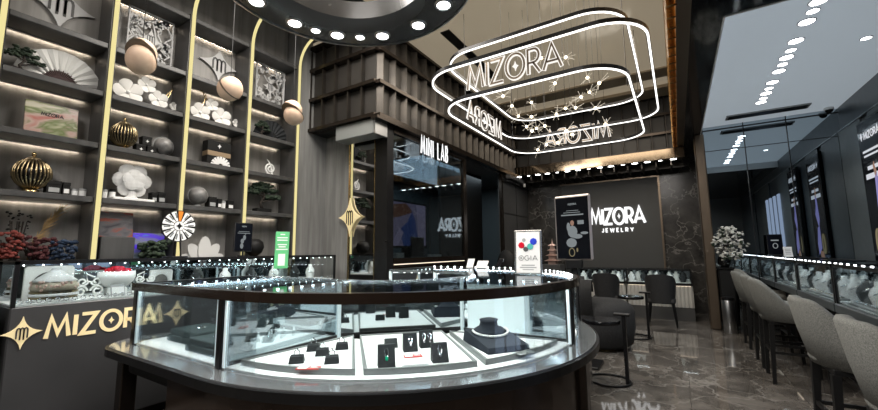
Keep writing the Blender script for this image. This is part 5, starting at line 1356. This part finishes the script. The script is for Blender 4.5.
# stools
def stool(x, y, rz, lab):
    t = thing('bar_stool', lab, 'stool', (x, y, 0), rz, 'grey tweed bar stools at the side counter', local=True)
    # faces +X ; origin under the seat centre
    vs = []; fs = []; n = 22; W_ = .27
    for i in range(n+1):
        u = -1+2*i/n; a = u*PI*.60
        cx = -.02-.25*math.cos(a)+.02; cy = W_*math.sin(a)/math.sin(min(abs(PI*.60), PI/2))
        s = max(0, (abs(u)-.28)/.72); s = s*s*(3-2*s)
        top = 1.06-.33*s
        lean = .09*(top-.66)/.4
        th = .055
        ox, oy = -math.cos(a), math.sin(a)
        zb = .63
        # ring of section: outer bottom, outer top-, crown outer, crown inner, inner top-, inner bottom
        for (d, z, l) in ((0, zb, 0), (.012, (zb+top)/2, .45), (0, top-.03, .95), (-.016, top-.006, 1), (-.058, top-.006, 1), (-th-.02, top-.04, .9), (-th, zb, 0)):
            vs.append((cx+ox*d-lean*l*(1-.6*s), cy+oy*d+oy*.03*l, z))
    m_ = 7
    for i in range(n):
        for j in range(m_): fs.append((i*m_+j, (i+1)*m_+j, (i+1)*m_+(j+1) % m_, i*m_+(j+1) % m_))
    fs += [tuple(range(m_)), tuple(n*m_+j for j in range(m_-1, -1, -1))]
    build('backrest', MB().add(vs, fs), 'fabricgray', t, smooth=True)
    build('seat', MB(Matrix.Diagonal((1.05, 1.0, 1, 1))).lathe([(.15, .63), (.235, .635), (.25, .66), (.25, .71), (.225, .74), (.12, .755), (0, .757)], 26, (.0, 0, 0)), 'fabricgray', t, smooth=True)
    build('seat_frame', MB().rbox(-.2, .2, -.2, .2, .595, .632, .006), 'blackmatte', t)
    for sx in (-1, 1):
        for sy in (-1, 1):
            build('leg', MB().add([(sx*.19+d[0]*.022, sy*.19+d[1]*.022, .60) for d in ((-1, -1), (1, -1), (1, 1), (-1, 1))]+[(sx*.215+d[0]*.015, sy*.205+d[1]*.015, 0) for d in ((-1, -1), (1, -1), (1, 1), (-1, 1))], [(0, 1, 2, 3), (7, 6, 5, 4), (0, 4, 5, 1), (1, 5, 6, 2), (2, 6, 7, 3), (3, 7, 4, 0)]), 'blackmatte', t)
    for q in (-.206, .186): build('stretcher', MB().box(-.2, .2, q, q+.02, .30, .325), 'blackmatte', t)
    build('stretcher', MB().box(-.215, -.195, -.19, .19, .30, .325), 'blackmatte', t)
    build('footrest', MB().box(.185, .21, -.2, .2, .24, .265), 'steel', t)
    return t
sy_ = [2.66, 3.62, 5.5, 6.12, 7.1, 7.70]
sl = ['grey tweed bar stool cut by the right photo edge, nearest of the row', 'second nearest grey tweed bar stool, right of the gap in the row', 'third nearest grey tweed bar stool, its black legs standing clear on the floor', 'fourth nearest grey tweed bar stool, just behind the one after the gap', 'second farthest grey tweed bar stool in the row', 'farthest grey tweed bar stool, beside the steel bin']
st = stool(.965, sy_[0], 0, sl[0])
for y, l, r in zip(sy_[1:], sl[1:], (0.03, -.02, .0, .02, 0)): dup(st, (.965 if y < 7.5 else 1.06, y, 0), r, l)
# downlights
DL = [(4.53, 1), (4.70, 0), (4.90, 1), (5.31, 1), (5.54, 0), (5.73, 1), (5.93, 0), (6.14, 1), (6.52, 1), (6.75, 0), (6.95, 1), (7.17, 0), (7.35, 1)]
nth = ['first', 'second', 'third', 'fourth', 'fifth', 'sixth', 'seventh', 'eighth', 'ninth', 'tenth', 'eleventh', 'twelfth', 'thirteenth']
for i, (y, big) in enumerate(DL):
    x, r = 1.235, (.062 if big else .046)
    t = thing('downlight', '%s recessed round downlight, %s from the near end of the row in the white ceiling' % ('large' if big else 'small', nth[i]), 'lamp', (x, y, 3.6), group='downlight row in the white ceiling')
    build('trim_ring', MB().lathe([(r, -.006), (r*1.18, -.004), (r*1.18, 0), (r, 0), (r, -.006)], 20, (x, y, 3.6)), 'cardgrey', t)
    build('lens', MB().lathe([(0, -.005), (r, -.005), (r, -.001), (0, -.001)], 20, (x, y, 3.6)), 'downbay', t)
    if i % 2 == 0: lamp('SPOT', (x, y, 3.57), 24, (.92, .97, 1), size=.05, ang=2.3)
t = thing('downlight', 'lone small round downlight in the white ceiling, nearer the side wall', 'lamp', (1.86, 5.65, 3.6))
build('trim_ring', MB().lathe([(.04, -.006), (.05, -.004), (.05, 0), (.04, 0), (.04, -.006)], 20, (1.86, 5.65, 3.6)), 'cardgrey', t); build('lens', MB().lathe([(0, -.005), (.04, -.005), (.04, -.001), (0, -.001)], 20, (1.86, 5.65, 3.6)), 'downbay', t)
t = thing('dome_camera', 'small white dome camera at the corner of the ceiling and the mirrored wall', 'camera', (2.2, 8.22, 3.6))
build('mount', MB().cyl((2.2, 8.26, 3.56), .06, .04, 18), 'white', t, smooth='auto'); build('dome', MB().sphere((2.2, 8.26, 3.555), .05, 14, (1, 1, .9)), 'blackmatte', t, smooth=True)
# wall screens
def wscreen(y0, y1, lab, seed):
    t = thing('wall_screen', lab, 'screen', (2.27, (y0+y1)/2, 1.2), group='tall screens on the side wall')
    z0, z1 = .95, 3.10
    build('bezel', MB().box(2.25, 2.30, y0-.02, y1+.02, z0, z1), 'blackmetal', t); build('screen', MB().box(2.246, 2.25, y0, y1, z0+.03, z1-.03), 'screen', t)
    T = frame((2.245, (y0+y1)/2, z0), (0, -1, 0), (0, 0, 1)); w_ = (y1-y0)
    bb = MB(T @ Matrix.Translation((0, 1.88, 0))); star4(bb, -.27, .05, .05, .06, .002); word(bb, 'MIZORA', .085, .018, .002, x0=-.19, width=.46)
    bb.box(-.28, .28, -.18, -.15, 0, .002).box(-.26, .26, -.24, -.215, 0, .002).box(-.2, .2, -.42, -.37, 0, .002).box(-.28, .28, -.54, -.47, 0, .002); build('screen_text', bb, 'screenwhite', t)
    bb = MB(T).prism([(-.02, 1.35), (.05, 1.4), (.06, 1.2), (.14, 1.05), (.02, .8), (-.06, .95), (-.04, 1.15)], 0, .003); build('hand_image', bb, 'screenviolet', t)
    bb = MB(T).prism([(-.04, 1.5), (.0, 1.55), (.05, 1.38), (.0, 1.3)], 0, .003).prism([(-.14, .1), (.12, .1), (.1, .38), (-.06, .36)], 0, .003); build('hand_image', bb, 'screenskin', t)
    bb = MB(T).prism([(.0, .82), (.10, .8), (.2, .5), (.18, .3), (.0, .42)], 0, .004); build('sleeve_image', bb, 'screenviolet', t)
    bb = MB(T).tube([(-.16+.06*math.cos(q), .5+.17*math.sin(q), .003) for q in [2*PI*i/20 for i in range(20)]], .014, 6, True); build('pendant_image', bb, 'screengold', t)
wscreen(6.75, 7.50, 'tall black screen with white lettering on the side wall at the right photo edge', 1)
wscreen(5.25, 5.95, 'tall black screen on the side wall seen only in the mirrored wall', 2)
# light slats reflected in the mirror
for i, y in enumerate((3.95, 3.45, 2.95, 2.45)):
    one('light_panel', MB().box(2.27, 2.299, y-.11, y+.11, 0, 2.75), 'ledwindow', 'tall narrow cool light panel seen in the mirrored wall, %s of four from the left' % nth[i], 'light panel', (2.285, y, 0), 'light panels reflected in the mirrored wall')
# black display tablets and a small white sign on the bar counter
t = thing('display_tablet', 'black upright screen on the bar counter by the mirrored wall', 'sign', (1.36, 8.2, 1.245))
T = frame((1.36, 8.25, 1.27), (1, .1, 0), (0, .08, 1))
build('housing', MB(T).rbox(-.10, .10, 0, .34, -.02, 0, .005), 'blackmetal', t); build('screen', MB(T).box(-.09, .09, .012, .328, 0, .002), 'screen', t); build('ring_image', MB(T).tube([(.03*math.cos(q), .15+.04*math.sin(q), .003) for q in [2*PI*i/16 for i in range(16)]], .006, 5, True).box(-.05, .05, .23, .25, .002, .003), 'screengrey', t); build('stand', MB().rbox(1.30, 1.42, 8.21, 8.33, 1.245, 1.275, .003), 'blackmetal', t)
t = thing('standing_sign', 'small white folded sign on the bar counter right of the black upright screen', 'sign', (1.52, 7.9, 1.245))
T = frame((1.45, 7.9, 1.245), (1, .3, 0), (-.05, .25, 1)); build('card', MB(T).rbox(-.055, .055, 0, .16, -.004, 0, .0015), 'paper', t); bb = MB(T)
for q in range(4): bb.box(-.035, .035, .04+q*.026, .05+q*.026, 0, .001)
build('printed_lines', bb, 'cardgrey', t); T = frame((1.45, 8.0, 1.245), (1, .3, 0), (.05, -.25, 1)); build('back_leaf', MB(T).rbox(-.055, .055, 0, .16, -.004, 0, .0015), 'paper', t)
# flowers on a dark pedestal by the mirror
t = thing('pedestal', 'narrow black pedestal cabinet carrying the white flowers beside the bronze column', 'pedestal', (.68, 8.24, 0))
build('cabinet', MB().rbox(.56, .78, 8.18, 8.37, .08, 1.02, .02), 'blackmatte', t); build('plinth', MB().box(.58, .76, 8.19, 8.36, 0, .08), 'black', t); build('top', MB().rbox(.55, .79, 8.17, 8.38, 1.02, 1.06, .008), 'black', t)
t = thing('flower_arrangement', 'big bunch of white flowers in a dark vase beside the bronze column', 'flowers', (.72, 8.24, 1.06))
build('vase', MB().lathe([(.05, 0), (.08, .05), (.085, .12), (.05, .2), (.055, .24)], 18, (.67, 8.27, 1.06)), 'black', t, smooth=True)
rnd = random.Random(21); b = MB(); b2 = MB(); b3 = MB()
for k in range(170):
    u = rnd.random(); a = rnd.random()*2*PI; q = .26*math.sqrt(rnd.random())*math.sin(PI*(.18+.72*u))
    c = (.76+q*math.cos(a), 8.2+q*.7*math.sin(a), 1.2+.56*u)
    for m_ in range(3): b.sphere((c[0]+rnd.uniform(-.02, .02), c[1]+rnd.uniform(-.02, .02), c[2]+rnd.uniform(-.02, .02)), rnd.uniform(.012, .022), 6, (1, 1, .6))
    if k % 6 == 0: b2.sphere((c[0], c[1], c[2]-.03), .025, 6, (1, .6, 1.2))
    if k % 9 == 0: b3.tube([(.67, 8.27, 1.25), c], .004, 4)
build('blossoms', b, 'whiteleaf', t); build('leaves', b2, 'leaf', t); build('stems', b3, 'bark', t)
t = thing('waste_bin', 'slim cylindrical steel bin beside the farthest bar stool', 'bin', (.64, 8.05, 0))
build('bin_body', MB().lathe([(.085, 0), (.09, .01), (.09, .52), (.085, .53)], 24, (.64, 8.05, 0)), 'steel', t, smooth='auto'); build('bin_lid', MB().lathe([(.092, .53), (.092, .57), (.06, .585), (.0, .585)], 24, (.64, 8.05, 0)), 'blackmetal', t, smooth='auto')

# ================================================================== FILL LIGHT (added area lights, no real lamps behind them)
lamp('AREA', (-1.0, -1.4, 4.4), 190, (1, .95, .9), rot=(.35, 0, 0), size=3.0, sy=1.2)
lamp('AREA', (-3.0, 2.4, 4.5), 140, (1, .94, .86), size=1.6, sy=1.6)
lamp('AREA', (-1.3, 5.2, 4.5), 130, (1, .9, .76), size=2.6, sy=3.6)
lamp('AREA', (-4.5, 7.0, 3.1), 45, (.75, .9, 1), size=1.5, sy=3)
W = bpy.data.worlds.new('world'); SC.world = W; W.use_nodes = True
W.node_tree.nodes['Background'].inputs['Color'].default_value = (.05, .055, .06, 1); W.node_tree.nodes['Background'].inputs['Strength'].default_value = .5
SC.view_settings.view_transform = 'Standard'
SC.view_settings.look = 'None'
SC.view_settings.exposure = 0
SC.cycles.transparent_max_bounces = 32; SC.cycles.max_bounces = 10; SC.cycles.sample_clamp_indirect = 6
SC.cycles.caustics_reflective = False; SC.cycles.caustics_refractive = False
SC.cycles.use_denoising = True
